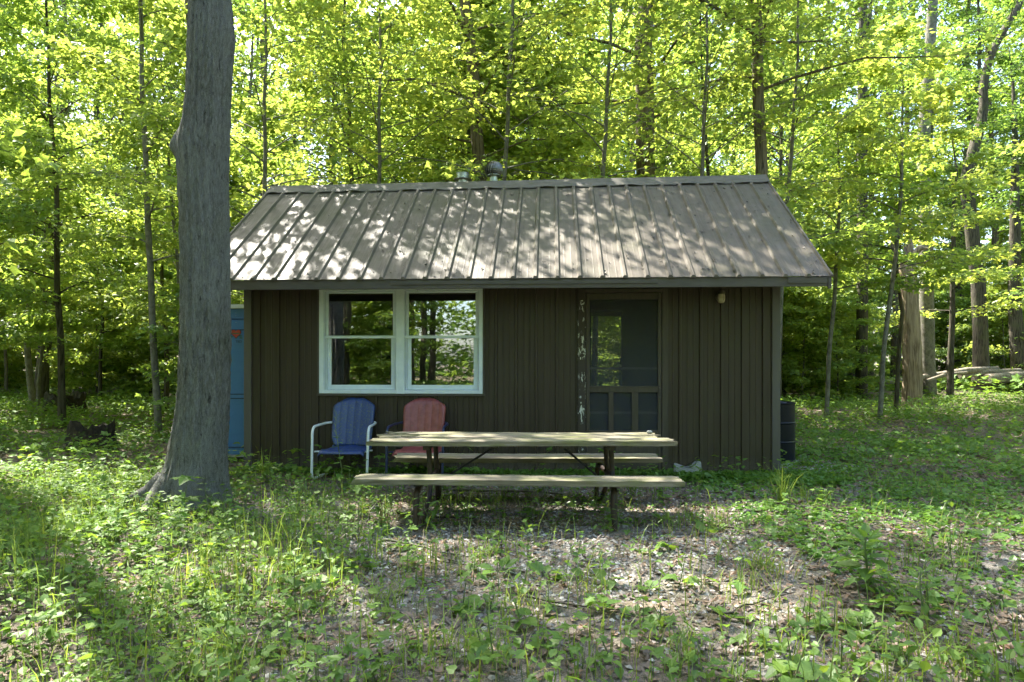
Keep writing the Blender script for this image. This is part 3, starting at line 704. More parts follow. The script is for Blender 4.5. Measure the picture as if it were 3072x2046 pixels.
def rock(name, label, cat, loc, s, seed, mt, flat=.7):
    r = np.random.default_rng(seed); n, k = 9, 14; rings = []
    for i in range(n):
        ph = -math.pi/2+math.pi*(i+.02)/(n-1+.04); aa = np.linspace(0, 2*math.pi, k, endpoint=False)
        rr = np.cos(ph)*(1+.18*np.sin(2*aa+seed)+r.normal(0,.07,k)); rings.append(np.stack([rr*np.cos(aa)*s, rr*np.sin(aa)*s, np.full(k, math.sin(ph)*s*flat)], -1))
    return tag(B().loft(rings).build(name, mt, smooth=True, loc=loc), label, cat)
rock('pebble', 'small pale stone left on the picnic table top', 'stone', (1.19, 5.91, .655), .022, 3, concrete)
rock('walnut_husk', 'round black walnut husk lying on the sunlit gravel', 'nut', (1.92, 5.58, .03), .030, 8, M('black_husk', (.008,.007,.006), (.02,.017,.013)), .95)
for i, (x0, y0, x1, y1) in enumerate(((-1.10,5.60,-.78,5.72),(-1.02,5.72,-.72,5.66),(-1.08,5.83,-.82,5.80),(-.9,5.52,-.7,5.62))):
    z = .655; r = np.random.default_rng(i+40); p = [((x0+(x1-x0)*t)+r.normal(0,.008), y0+(y1-y0)*t+r.normal(0,.008), z+.006+.004*math.sin(t*5+i)) for t in np.linspace(0,1,6)]
    tag(B().tube(p, np.linspace(.006,.003,6), 5).build('wood_splinter', wood), 'bleached splinter of wood lying on the table top', 'splinter', 'splinters on the picnic table')
# dead sticks on the ground
sticks = [((-.92,4.78),(-.35,4.35),.010,'pale dead stick lying across the gravel'),((-.95,5.55),(-.25,5.42),.010,'dark dead twig on the gravel beside the table leg'),((-.55,6.55),(.55,6.45),.018,'thick dead branch lying under the picnic table'),((1.55,5.2),(2.0,4.9),.007,'thin dead twig on the leaf litter'),((2.25,5.9),(2.9,5.4),.012,'mossy dead stick beside the lit gravel'),((.05,3.55),(.65,3.25),.006,'thin bent twig among the weeds'),((-1.25,3.25),(-.75,3.1),.006,'grey twig in the leaf litter'),((1.0,3.35),(1.5,3.65),.006,'pale straw-thin twig by the tall plant'),((2.6,4.6),(3.0,4.4),.008,'short brown stick on the gravelly path')]
for i, (p0, p1, rd, lab) in enumerate(sticks):
    r = np.random.default_rng(i+70); pts = []
    for t in np.linspace(0,1,9):
        x = p0[0]+(p1[0]-p0[0])*t+r.normal(0,.012); y = p0[1]+(p1[1]-p0[1])*t+r.normal(0,.012); pts.append((x, y, gz(x,y)+rd*.8+.012+.01*abs(math.sin(t*4+i))))
    tag(B().tube(pts, np.linspace(rd, rd*.45, 9), 6).build('stick', bark_pale if i % 2 == 0 else bark_dark, smooth=True), lab, 'stick')

# ------------------------------------------------------------------ leaf templates and foliage generators
T_maple = (np.array([(0,0,0),(.52,.30,-.05),(.20,.52,.03),(0,1,-.06),(-.20,.52,.03),(-.52,.30,-.05)]), np.array([(0,1,2),(0,2,3),(0,3,4),(0,4,5)]))
T_oval = (np.array([(0,0,0),(.26,.30,.05),(.30,.58,.04),(0,1,-.08),(-.30,.58,.04),(-.26,.30,.05),(0,.5,-.02)]), np.array([(0,1,6),(1,2,6),(2,3,6),(3,4,6),(4,5,6),(5,0,6)]))
T_heart = (np.array([(0,0,0),(.34,-.06,.03),(.46,.28,.05),(.24,.68,.02),(0,1,-.07),(-.24,.68,.02),(-.46,.28,.05),(-.34,-.06,.03),(0,.42,-.03)]), np.array([(0,1,8),(1,2,8),(2,3,8),(3,4,8),(4,5,8),(5,6,8),(6,7,8),(7,0,8)]))
T_star = (np.array([(0,0,0),(.30,-.08,0),(.22,.16,.02),(.62,.34,-.03),(.26,.42,.03),(0,1,-.05),(-.26,.42,.03),(-.62,.34,-.03),(-.22,.16,.02),(-.30,-.08,0)]), np.array([(0,1,2),(0,2,3),(0,3,4),(0,4,5),(0,5,6),(0,6,7),(0,7,8),(0,8,9)]))
T_lance = (np.array([(0,0,0),(.15,.35,.03),(.13,.62,.02),(0,1,-.12),(-.13,.62,.02),(-.15,.35,.03),(0,.48,-.01)]), T_oval[1])
T_dead = (np.array([(0,0,.02),(.36,.28,.16),(.16,.60,-.05),(0,1,.20),(-.20,.55,.02),(-.38,.30,.10)]), T_maple[1])
def frames(az, pitch, roll):
    az, pitch, roll = np.broadcast_arrays(*[np.asarray(v, float) for v in (az, pitch, roll)])
    d = np.stack([np.cos(az)*np.cos(pitch), np.sin(az)*np.cos(pitch), np.sin(pitch)], -1)
    s = np.stack([np.sin(az), -np.cos(az), np.zeros_like(az)], -1); n = np.cross(s, d)
    cr, sr = np.cos(roll)[:,None], np.sin(roll)[:,None]
    return np.stack([s*cr+n*sr, d, n*cr-s*sr], -1)       # columns side, dir, normal
def leaves(b, T, P, az, pitch, roll, size, m=0):
    V, Fc = T; P = np.asarray(P, float); n = len(P)
    if n == 0: return
    Rm = frames(az, pitch, roll) if np.ndim(az) else frames(np.full(n, az), pitch, roll)
    size = np.broadcast_to(np.asarray(size, float), (n,))
    W_ = np.einsum('nij,kj->nki', Rm, V)*size[:,None,None]+P[:,None,:]
    k = len(V); Fo = (Fc[None]+(np.arange(n)*k)[:,None,None]).reshape(-1, 3)
    b.add(W_.reshape(-1,3), Fo, m)

def gen_tree(seed, H, r0, zc0, spread, nb, tw, lf, ls, lean=(0,0), elev0=35, wob=.10, path=None, rad=None, jit=.16, topk=.12, T=None):
    r = np.random.default_rng(seed); tr, cr = B(), B()
    if path is None:
        n = 12; t = np.linspace(0, 1, n); wx = np.cumsum(r.normal(0, wob/3, n)); wy = np.cumsum(r.normal(0, wob/3, n)); wx -= wx[0]; wy -= wy[0]
        path = np.stack([lean[0]*t+wx, lean[1]*t+wy, t*H], -1); path[0,2] = -.15
        rad = r0*(1-t*.93)**.8; rad[0] *= 1.25
    path = np.asarray(path, float); rad = np.asarray(rad, float)
    zz = path[:,2]; H = zz[-1]
    tr.tube(path, rad, 10 if rad[0] > .12 else 7)
    at = lambda z: np.array([np.interp(z, zz, path[:,0]), np.interp(z, zz, path[:,1]), z])
    for i in range(nb):
        s = (i+r.uniform(0,.9))/nb; z = zc0+(H-zc0)*s*.97; base = at(z); az = i*2.399+r.normal(0,.35)
        L = spread*((1-s)**.55*(.62+.38*min(1, s*3.5))+topk)*r.uniform(.7,1.15); el = R(elev0)*(.55+.9*s)+r.normal(0,.10)
        u = np.linspace(0, 1, 7); bend = r.normal(0,.16)
        hx_ = np.cos(az+bend*u)*u*L*math.cos(el); hy_ = np.sin(az+bend*u)*u*L*math.cos(el); hz_ = L*math.sin(el)*u-.30*L*u*u*math.cos(el)+r.normal(0,.035*L,7)*u*(1.2-u)
        bp = base+np.stack([hx_, hy_, hz_], -1); br = min(np.interp(z, zz, rad)*.42, .007+.007*L)*(1-u*.92); br = np.maximum(br, .003); tr.tube(bp, br, 5, caps=False)
        P, A = [], []
        for k in range(tw):
            uu = .22+.78*(k+r.uniform(0,1))/tw; p = np.array([np.interp(uu, u, bp[:,q]) for q in range(3)])
            ta = az+(1 if k % 2 else -1)*r.uniform(.5, 1.25)*(1 if uu < .93 else .2); tl = L*r.uniform(.16,.34)*(1.15-.55*uu)+.12
            e = p+np.array((math.cos(ta)*tl, math.sin(ta)*tl, r.normal(-.02,.08)*tl*2))
            tr.tube([p, e], [.0045,.002], 3, caps=False)
            v = r.uniform(.15, 1.05, lf)[:,None]; pp = p+(e-p)*v+np.stack([r.normal(0,jit,lf), r.normal(0,jit,lf), r.normal(-.02,jit*.34,lf)], -1)
            P.append(pp); A.append(ta+r.normal(0,.9,lf))
        P = np.concatenate(P); A = np.concatenate(A); n = len(P)
        leaves(cr, T_maple if T is None else T, P, A, r.normal(-.30,.38,n), r.normal(0,.42,n), ls*r.uniform(.6,1.2,n))
    return tr, cr

def place(proto, name, label, cat, loc, rz, s, group=None):
    t = thing(name, label, cat, loc, rz, group); t.scale = (s[0], s[0], s[1]) if isinstance(s, tuple) else (s, s, s)
    for nm, me in proto: link(nm, me, t)
    return t
def proto(args, bark, leafm):
    tr, cr = gen_tree(*args[0], **args[1]); return [('trunk', tr.mesh('trunk', bark, True)), ('crown', cr.mesh('crown', leafm))]
PA = [proto(((101, 8.5, .060, 1.7, 2.5, 28, 15, 22, .130), dict(lean=(.5,.2))), bark_pale, maple_leaf2),
      proto(((102, 9.5, .070, 2.0, 2.8, 30, 15, 24, .120), dict(lean=(-.4,.3), T=T_oval)), bark_dark, maple_leaf),
      proto(((103, 7.0, .050, 1.1, 2.3, 26, 14, 22, .125), dict(lean=(.3,-.4))), bark_pale, maple_leaf),
      proto(((104, 10.5, .085, 2.6, 3.0, 32, 15, 22, .135), dict(lean=(-.3,-.2))), bark_dark, maple_leaf2)]
PS = [proto(((111, 3.4, .022, .9, 1.1, 14, 9, 12, .115), dict(lean=(.25,.1), elev0=45)), bark_pale, maple_leaf2),
      proto(((112, 2.6, .018, .6, .95, 12, 8, 11, .115), dict(lean=(-.2,.1), elev0=45)), bark_pale, maple_leaf)]
PB = [proto(((115, 4.6, .030, .35, 1.8, 26, 12, 26, .13), dict(lean=(.2,.2), elev0=30)), bark_pale, maple_leaf2),
      proto(((116, 5.6, .035, .5, 2.0, 28, 12, 28, .13), dict(lean=(-.2,.1), elev0=28)), bark_dark, maple_leaf)]
PL = [proto(((118, 10.0, .070, 3.6, 3.3, 30, 13, 9, .125), dict(lean=(-.3,-.9))), bark_dark, maple_leaf2),
      proto(((119, 9.2, .060, 3.2, 3.1, 28, 13, 9, .125), dict(lean=(.4,-.7))), bark_pale, maple_leaf2)]
PC = [proto(((121, 19, .20, 6.5, 4.6, 28, 13, 14, .15), dict(lean=(.6,.4), elev0=42, wob=.3)), bark_dark, canopy_leaf),
      proto(((122, 21, .24, 8.0, 5.0, 28, 13, 14, .15), dict(lean=(-.5,.6), elev0=42, wob=.3)), bark_brown, canopy_leaf)]

# ------------------------------------------------------------------ the big grey tree in front of the cabin
TY = 6.2
rows = [(-900,578,682),(-500,576,686),(-200,573,690),(0,570,691),(60,569,697),(110,568,703),(150,567,700),(200,566,697),(300,560,690),(370,552,688),(410,545,687),(450,541,686),(520,541,684),(600,543,684),(700,544,686),(800,545,687),(950,545,688),(1050,543,687),(1150,538,686),(1250,527,683),(1330,512,679),(1400,495,677),(1450,478,677),(1490,458,680),(1530,432,684),(1570,415,690)]
rowy = np.array([r_[0] for r_ in rows], float); rl = np.array([r_[1] for r_ in rows], float); rr_ = np.array([r_[2] for r_ in rows], float)
N, K = 200, 96; rings = []; r = np.random.default_rng(9)
for pyv in np.linspace(1580, -900, N):
    l = np.interp(pyv, rowy, rl); q_ = np.interp(pyv, rowy, rr_); cxp = (l+q_)/2; hw = (q_-l)/2/F*TY-.010
    x = (cxp-CX)/F*TY; z = CAMZ-(pyv-HY)/F*TY
    aa = np.linspace(0, 2*math.pi, K, endpoint=False)
    flare = max(0, (pyv-1380)/200)
    lob = 1+flare*(.17*np.sin(5*aa+1)+.12*np.sin(3*aa))+.018*np.sin(3*aa+z*.9)
    fur = .007*np.sin(aa*19+2.2*np.sin(z*2.1)+z*1.2)+.005*np.sin(aa*29+z*3.1+1.5*np.sin(z*5))+r.normal(0,.003,K)
    kn = .095*np.exp(-((pyv-433)/34)**2)*np.exp(-((aa-math.pi)/.42)**2)+.018*np.exp(-((pyv-470)/90)**2)*np.exp(-((aa-math.pi)/.7)**2)
    dep = min(hw, .235+.10*flare)
    rings.append(np.stack([x+np.cos(aa)*(hw*lob+fur+kn), TY+np.sin(aa)*(dep*lob+fur), np.full(K, z)], -1))
base = np.array((rings[0][:,0].mean(), TY, 0))
bt = thing('broadleaf_tree', 'big grey-barked tree with a knot and a flared base beside the cabin', 'tree', tuple(base))
tb_ = B().loft([rg_-base for rg_ in rings])
top = rings[-1].mean(0)-base
# limbs and high crown above the picture
tr, cr = gen_tree(131, 0, 0, 7.6, 4.4, 28, 13, 19, .14, path=[top+(0,0,-.3), top+(.2,.1,2), top+(.1,.3,5), top+(.5,.5,9)], rad=[.16,.14,.10,.02], elev0=38)
for v_, (f_, m_) in zip(tr.v, tr.f): tb_.v.append(v_); tb_.f.append((f_+tb_.n, 0))
tb_.n += tr.n
for aa_, ln in ((3.5,.62),(4.25,.50),(5.1,.42),(2.6,.55),(5.9,.38)):
    p0 = [(.16*math.cos(aa_), .14*math.sin(aa_), .20), (.30*math.cos(aa_), .27*math.sin(aa_), .085), (ln*.8*math.cos(aa_+.1), ln*.75*math.sin(aa_+.1), .025), (ln*math.cos(aa_+.2), ln*math.sin(aa_+.2), -.04)]
    B().tube(p0, [.10,.075,.045,.02], 10).build('root', bark_grey, bt, smooth=True)
tb_.build('trunk', bark_grey, bt, smooth=True); cr.build('crown', canopy_leaf, bt)

# ------------------------------------------------------------------ trees traced one by one
def traced(name, label, pix, Y, bark, zc, spread, nb, seed, leafm, top=None, tw=12, lf=22, ls=.13, sides=None, **kw):
    """pix: (px, py, width px) from the ground up, at depth Y"""
    P, rd = [], []
    for px, py, wd in pix:
        p = unp(px, py, Y); P.append(p); rd.append(wd/2/F*Y)
    b0 = Vector((P[0].x, Y, 0)); g0 = gz(b0.x, b0.y)
    P[0].z = g0-.15
    L = [tuple(p-b0) for p in P]
    if top:
        e = P[-1]-b0; d = (P[-1]-P[-2]); d = d/max(.01, abs(d.z))
        for k_ in range(1, 5): L.append(tuple(e+Vector((d.x*.4, random.uniform(-.1,.1), 1))*top*k_/4)); rd.append(rd[len(pix)-1]*(1-k_/4.3))
    n = 30; zz = np.array([p[2] for p in L]); zi = np.linspace(zz[0], zz[-1], n)
    path = np.stack([np.interp(zi, zz, [p[0] for p in L])+.008*np.sin(zi*3), np.interp(zi, zz, [p[1] for p in L])+.02*np.sin(zi*1.1+seed), zi], -1)
    rad = np.interp(zi, zz, rd)
    tr, cr = gen_tree(seed, 0, 0, zc, spread, nb, tw, lf, ls, path=path, rad=rad, **kw)
    t = thing(name, label, 'tree', tuple(b0)); tr.build('trunk', bark, t, smooth=True); cr.build('crown', leafm, t); return t
traced('young_maple', 'slender pale-trunked young tree leaning just left of the big grey trunk', [(477,1312,22),(463,1100,20),(453,900,19),(444,600,17),(434,400,15),(424,200,13),(419,0,12)], 11.4, bark_pale, 2.6, 2.3, 18, 201, maple_leaf2, top=2.5)
traced('broadleaf_tree', 'straight brown-barked trunk rising behind the right end of the roof ridge', [(2288,1300,40),(2286,900,39),(2283,500,36),(2275,250,34),(2268,0,31)], 11.6, bark_brown, 5.8, 4.3, 34, 202, maple_leaf2, top=7, tw=13, lf=14)
traced('shagbark_tree', 'stout tree with shaggy furrowed bark rising behind the cabin roof', [(1950,1260,70),(1942,800,62),(1938,500,58),(1934,300,55),(1930,150,52),(1940,0,48)], 14.2, bark_brown, 6.0, 5.0, 32, 203, canopy_leaf, top=9, tw=13, lf=15)
traced('broadleaf_tree', 'bent dark trunk behind the turbine vent on the roof', [(1452,1260,46),(1448,700,42),(1440,520,40),(1428,360,38),(1418,200,36),(1405,80,34),(1393,0,32)], 13.0, bark_brown, 5.0, 4.2, 28, 204, maple_leaf2, top=6, lf=15, tw=13)
fk = traced('forked_tree', 'tree with a wide fork high behind the cabin ridge', [(1500,1240,46),(1495,700,40),(1488,400,38),(1482,220,36),(1475,100,32),(1450,60,26),(1420,0,20)], 17.0, bark_dark, 6.0, 3.6, 18, 205, maple_leaf, top=6)
fp = [unp(px, py, 17.0)-fk.location for px, py in ((1478,140),(1500,95),(1530,50),(1560,-10),(1600,-120))]
B().tube([tuple(p) for p in fp], [.12,.11,.10,.09,.05], 8).build('fork_limb', bark_dark, fk, smooth=True)
traced('young_maple', 'thin leaning sapling trunk in the clearing right of the steel drum', [(2634,1275,15),(2650,1080,14),(2668,920,13),(2690,760,12),(2702,560,10),(2706,420,8)], 13.9, bark_pale, 2.9, 2.3, 16, 206, maple_leaf2, top=2.2)
traced('young_maple', 'thin straight sapling just beyond the steel drum', [(2476,1260,13),(2490,1050,13),(2503,900,12),(2512,720,10),(2518,560,8)], 15.0, bark_pale, 2.8, 2.1, 16, 207, maple_leaf, top=2.5)
traced('young_maple', 'crooked dark sapling growing close against the bare snag', [(2686,1250,14),(2698,1060,12),(2706,940,11),(2692,850,10),(2686,720,9)], 16.0, bark_dark, 3.0, 1.9, 14, 208, maple_leaf, top=2)
traced('broadleaf_tree', 'dark crooked tree with bending upper trunk beyond the bare snag', [(2948,1178,70),(2944,1110,46),(2940,1000,42),(2935,850,40),(2905,600,38),(2895,540,36),(2915,470,32),(2955,330,27),(2948,290,25),(2960,190,22),(3010,90,20),(3062,10,18)], 27.0, bark_dark, 9.0, 3.6, 16, 209, canopy_leaf, top=3, ls=.16)
traced('broadleaf_tree', 'dark trunk with a pale scar standing beside the fallen logs', [(3062,1165,44),(3050,1050,40),(3044,900,36),(3046,780,34)], 28.0, bark_dark, 5.0, 3.4, 18, 210, canopy_leaf, top=9, ls=.16)
traced('broadleaf_tree', 'thick dark trunk rising behind the black root clump', [(118,1225,50),(128,1120,36),(140,1000,34),(152,880,32),(158,760,28)], 19.5, bark_dark, 4.0, 3.6, 20, 211, maple_leaf, top=8, ls=.14)
traced('young_maple', 'curved mossy trunk leaning beside the thick dark trunk', [(108,1230,26),(92,1150,20),(82,1050,18),(80,950,17),(98,820,16),(105,700,14)], 18.0, bark_pale, 3.0, 2.6, 18, 212, maple_leaf2, top=4)
traced('broadleaf_tree', 'pale trunk seen high up beyond the bare snag', [(2786,1160,44),(2780,900,40),(2775,560,38),(2772,380,34),(2790,150,30),(2800,0,28)], 25.0, bark_pale, 9.0, 3.6, 16, 213, canopy_leaf, top=6, ls=.16)
traced('broadleaf_tree', 'dark straight trunk glimpsed high right of the roof', [(2585,1160,34),(2588,600,30),(2586,200,26),(2590,0,24)], 24.0, bark_dark, 9.0, 3.6, 16, 214, canopy_leaf, top=6, ls=.16)
traced('young_maple', 'thin dark-trunked maple between the snag and the crooked tree', [(2850,1190,22),(2853,1060,18),(2856,920,15),(2862,700,12)], 22.5, bark_dark, 2.6, 2.6, 18, 215, maple_leaf2, top=4)
# broken snag
sn = thing('tree_snag', 'broken bare tree snag with peeled brown wood at the edge of the clearing', 'snag', (11.72, 20.0, gz(11.72,20)))
b = B(); rings = []; r = np.random.default_rng(4); an = np.linspace(0, 2*math.pi, 28, endpoint=False)
for i in range(34):
    u = i/33; z = -.15+4.75*u; rd = (.262-.025*u)*(1+.10*math.exp(-max(z,0)/.25)); cx_ = -.10*u+.05*math.sin(u*5)
    rr2 = rd*(1+.05*np.sin(3*an+u*2)+.025*np.sin(7*an)+r.normal(0,.015,28)); zc_ = np.full(28, z)
    if i > 29: zc_ = z+(i-29)/4*(.35*np.sin(an+2)+r.normal(0,.18,28)); rr2 *= 1-.14*(i-29)
    rings.append(np.stack([cx_+rr2*np.cos(an), rr2*np.sin(an), zc_], -1))
b.loft(rings); b.build('trunk', snagm, sn, smooth=True)
B().tube([(-.1,-.05,4.3),(.10,-.22,4.62),(.28,-.30,4.60)], [.11,.09,.03], 8).build('broken_limb', snagm, sn, smooth=True)

# stump, root clump, fallen logs
def stump(name, label, loc, rx, ry, h, seed, cat='stump'):
    r = np.random.default_rng(seed); an = np.linspace(0, 2*math.pi, 36, endpoint=False); rings = []
    jag = .5*np.sin(2*an+seed)+.35*np.sin(5*an)+r.normal(0,.22,36)
    for i in range(12):
        u = i/11; k_ = (1.25-.28*u**.5)*(1+.07*np.sin(4*an+seed)+r.normal(0,.03,36)); z = -.1+(h+.1)*u*(1+.22*jag*u)
        rings.append(np.stack([rx*k_*np.cos(an), ry*k_*np.sin(an), z], -1))
    rings.append(rings[-1]*np.array((.72,.72,.55))); rings.append(rings[-1]*np.array((.4,.4,.7)))
    t = thing(name, label, cat, loc); B().loft(rings).build('wood', stumpm, t)
    for j in range(4):
        aa = seed+j*1.6; B().tube([(rx*.8*math.cos(aa), ry*.8*math.sin(aa), .12), (rx*1.3*math.cos(aa), ry*1.3*math.sin(aa), .04), (rx*1.8*math.cos(aa), ry*1.8*math.sin(aa), -.04)], [.07,.05,.02], 7).build('root', stumpm, t, smooth=True)
    return t
stump('tree_stump', 'low rotten black stump in the undergrowth left of the big tree', (-6.1, 9.9, 0), .30, .26, .36, 1)
stump('root_clump', 'dark upturned root clump at the edge of the wood', (-11.0, 16.8, 0), .42, .36, .48, 6, 'root clump')
def log(pts, rd, label):
    P = [tuple(unp(px, py, Yv)) for px, py, Yv in pts]
    tag(B().tube(P, rd, 10).build('fallen_log', logm, smooth=True), label, 'log', 'fallen logs beyond the clearing')
log([(2640,1146,24),(2700,1141,24.3),(2800,1128,25),(2900,1112,26),(2990,1107,27)], [.09,.11,.12,.13,.12], 'long bleached log lying behind the bare snag')
log([(2780,1142,24),(2840,1122,24.5),(2900,1118,25)], [.05,.06,.05], 'thin bleached branch propped on the long log')
log([(2880,1128,26),(2960,1116,26.5),(3060,1112,27)], [.10,.11,.10], 'short pale log beside the crooked tree')
log([(2960,1138,26),(3060,1128,27),(3160,1126,28)], [.20,.22,.20], 'thick brown log at the foot of the scarred trunk')
log([(2330,1118,26),(2390,1122,25.5),(2440,1128,25)], [.05,.06,.05], 'small bleached branch on the ground beyond the drum')

# ------------------------------------------------------------------ the wood round about
rt = np.random.default_rng(77)
pts = []
def clear(x, y):
    lx = ct_*(x-CO.x)+st_*(y-CO.y); ly = -st_*(x-CO.x)+ct_*(y-CO.y)
    if -1.6 < lx < 7.8 and -9 < ly < 4.1: return False
    if x > 2 and y < 14.5 and x < 10.5 and y > 0: return False
    if x > 5 and x < 13 and y < 19: return False
    if -6.2 < x < 0 and y < 11.5: return False
    if abs(x) < 3.2 and -3.5 < y < 7: return False
    if .50 < x/max(y,.1) < .85 and 15 < y < 29: return False
    for px_, py_ in ((11.72,20),(-6.1,9.9),(-11,16.8)):
        if math.hypot(x-px_*.97, y-py_*.97) < 1.8: return False
    return True
tries = 0
shade_canopy = [(-5.6,12.4),(-7.4,9.2),(-8.2,2.4)]  # trees added with trunks out of view, so their crowns shade the clearing
for x, y in ((-11.0,40),(-8.2,38),(-13.5,44),(-15.5,39),(-5.0,42),(-22,41),(-27,44),(3.2,41),(16,42),(21,40)): pts.append((x, y, -1))
for x, y in shade_canopy: pts.append((x, y, -1))
for x, y in ((-4.3,11.8),(-2.35,11.9),(-.35,12.0),(1.35,12.0),(3.1,11.9),(4.9,12.9)): pts.append((x, y, -2))
while len(pts) < 200 and tries < 16000:
    tries += 1
    if len(pts) < 142:
        y = rt.uniform(9, 25) if rt.uniform() < .44 else rt.uniform(35, 49); x = rt.uniform(-.88*y-2, .88*y+2)
    elif len(pts) < 183: y = rt.uniform(-22, -4.0); x = rt.uniform(-15, 15)
    else: y = rt.uniform(-3, 14); x = rt.choice((-1,1))*rt.uniform(5.5, 20)
    mind = 1.9 if y < 20 else 2.2
    if not clear(x, y) or any((x-a1)**2+(y-b1)**2 < mind**2 for a1, b1, _ in pts): continue
    pts.append((x, y, len(pts)))
def whereabouts(x, y):
    if y < 0: return ('facing the cabin front from the near edge of the wood' if y > -9 else 'deep in the wood facing the cabin front')
    if abs(x) > .8*y+1: return 'left of the clearing past the grey tree' if x < 0 else 'right of the clearing past the drum'
    px_ = CX+F*x/y; dp = 'at the wood edge ' if y < 17 else 'inside the wood ' if y < 28 else 'deep in the wood '
    for lim, ph in ((200,'beyond the root clump'),(450,'beyond the rotten stump'),(760,'beyond the big grey tree'),(1150,'behind the left end of the roof'),(1600,'behind the turbine vent'),(2000,'behind the shaggy-barked tree'),(2350,'behind the right end of the roof'),(2620,'beyond the steel drum'),(2850,'beyond the bare snag'),(9999,'beyond the fallen logs')):
        if px_ < lim: return dp+ph
for x, y, i in pts:
    z = gz(x, y); canopy = i == -1 or (i % 5 > 2 and y > 36) or (y < -6 and i % 2 == 0)
    rz = rt.uniform(0, 6.28)
    lab = whereabouts(x, y)
    if i == -2:
        k_ = int(abs(x*10)) % 2; nm = ('high-crowned dark-barked maple ', 'high-crowned pale-barked maple ')[k_]
        place(PL[k_], 'maple_tree', nm+'leaning over the back roof, '+lab.replace('at the wood edge ', ''), 'tree', (x,y,z), rt.uniform(-.4,.4), rt.uniform(.92,1.08), nm+'over the back roof'); continue
    if canopy:
        k_ = i % 2; place(PC[k_], 'canopy_tree', ('tall dark-barked canopy tree ', 'tall brown-barked canopy tree ')[k_]+lab, 'tree', (x,y,z), rz, rt.uniform(.85,1.1), 'tall canopy trees '+lab)
    else:
        k_ = int(rt.integers(0,4)); nm = ('slender pale-barked maple ', 'dark-barked maple ', 'low bushy pale-barked maple ', 'tall dark-barked young maple ')[k_]
        place(PA[k_], 'maple_tree', nm+lab, 'tree', (x,y,z), rz, (rt.uniform(.85,1.15), rt.uniform(.85,1.35)), nm+lab)
for q_ in range(46):
    y = rt.uniform(37, 53); x = (q_+rt.uniform(0,1))/46*1.7*y-.85*y; k_ = q_ % 2; lab = whereabouts(x, y)
    place(PC[k_], 'canopy_tree', ('tall dark-barked canopy tree ', 'tall brown-barked canopy tree ')[k_]+lab, 'tree', (x,y,gz(x,y)), rt.uniform(0,6.28), (rt.uniform(1.1,1.35), rt.uniform(1.2,1.5)), 'tall canopy trees '+lab)
nbush = 0
for q_ in range(4000):
    if nbush >= 100: break
    y = rt.uniform(22, 34); x = rt.uniform(-.85*y, .85*y)
    if q_ % 3 == 0: y = rt.uniform(-22, -5); x = rt.uniform(-12, 12)
    if not clear(x, y): continue
    if any((x-a1)**2+(y-b1)**2 < 1.2 for a1, b1, _ in pts): continue
    pts.append((x, y, 999)); k_ = nbush % 2; nbush += 1
    lab = whereabouts(x, y)
    nm = ('low leafy maple bush ', 'tall leafy maple bush ')[k_]; place(PB[k_], 'maple_bush', nm+lab, 'bush', (x,y,gz(x,y)), rt.uniform(0,6.28), rt.uniform(.8,1.3), nm+lab)
n_s = 0; tries = 0
while n_s < 34 and tries < 3000:
    tries += 1; y = rt.uniform(10.5, 30); x = rt.uniform(-.8*y, .8*y)
    if not clear(x, y) or (x > 0 and y < 17): continue
    k_ = n_s % 2; lab = whereabouts(x, y)
    place(PS[k_], 'maple_sapling', ('slim maple sapling ', 'short bushy maple sapling ')[k_]+lab, 'sapling', (x,y,gz(x,y)), rt.uniform(0,6.28), rt.uniform(.8,1.25), ('slim', 'bushy')[k_]+' saplings '+lab); n_s += 1
# the far wood, one mass beyond the trees that can be told apart
fwood = B(); r = np.random.default_rng(31); nC = 8000
ang = r.uniform(0, 2*math.pi, nC); dist = r.uniform(46, 74, nC); cz = .3+34*r.uniform(0, 1, nC)**1.6
for i in range(nC):
    k_ = 24; c0 = np.array((math.cos(ang[i])*dist[i], math.sin(ang[i])*dist[i]+4, cz[i]))
    P = c0+np.stack([r.normal(0,1.7,k_), r.normal(0,1.7,k_), r.normal(0,.55,k_)], -1)
    leaves(fwood, T_maple, P, r.uniform(0,6.28,k_), r.normal(-.25,.4,k_), r.normal(0,.4,k_), r.uniform(.4,.95,k_))
stuff(fwood.build('far_wood', maple_leaf), 'far wood closing the view behind all the trees', 'wood')

# ------------------------------------------------------------------ ground cover
def cover(n, x0, x1, y0, y1, dens, seed):
    r = np.random.default_rng(seed); x = r.uniform(x0, x1, n); y = r.uniform(y0, y1, n); k_ = r.uniform(0, 1, n) < dens(x, y)
    x, y = x[k_], y[k_]
    lx = ct_*(x-CO.x)+st_*(y-CO.y); ly = -st_*(x-CO.x)+ct_*(y-CO.y)
    ok = ~((lx > -.06) & (lx < CW+.06) & (ly > -.05) & (ly < CD+.05)) & ~((x > -3.95) & (x < -3.05) & (y > 8.46) & (y < 9.55))
    ok &= np.hypot(x+2.95, (y-6.2)) > .30
    ok &= ~((np.abs(x-3.355) < .26) & (np.abs(y-8.72) < .26))
    for fx, fy in ((-.70,5.15),(.78,5.12)): ok &= np.hypot(x-fx, (y-fy+.1)*.6) > .09
    return x[ok], y[ok], r
sig = lambda v: 1/(1+np.exp(-v))
def lump(x, y, s=1.0, o=0.0): return .5+.25*np.sin(2.1*s*x+1.3*o+.6*np.sin(1.7*s*y))+.25*np.sin(1.8*s*y-1.1*s*x+2.3*o)
def left(x, y): return (1-.8*np.exp(-(((x+2.75)/.7)**2+((y-5.75)/.55)**2)))*sig((-1.15-.22*np.clip(y-3,0,6)-x)*2.6)
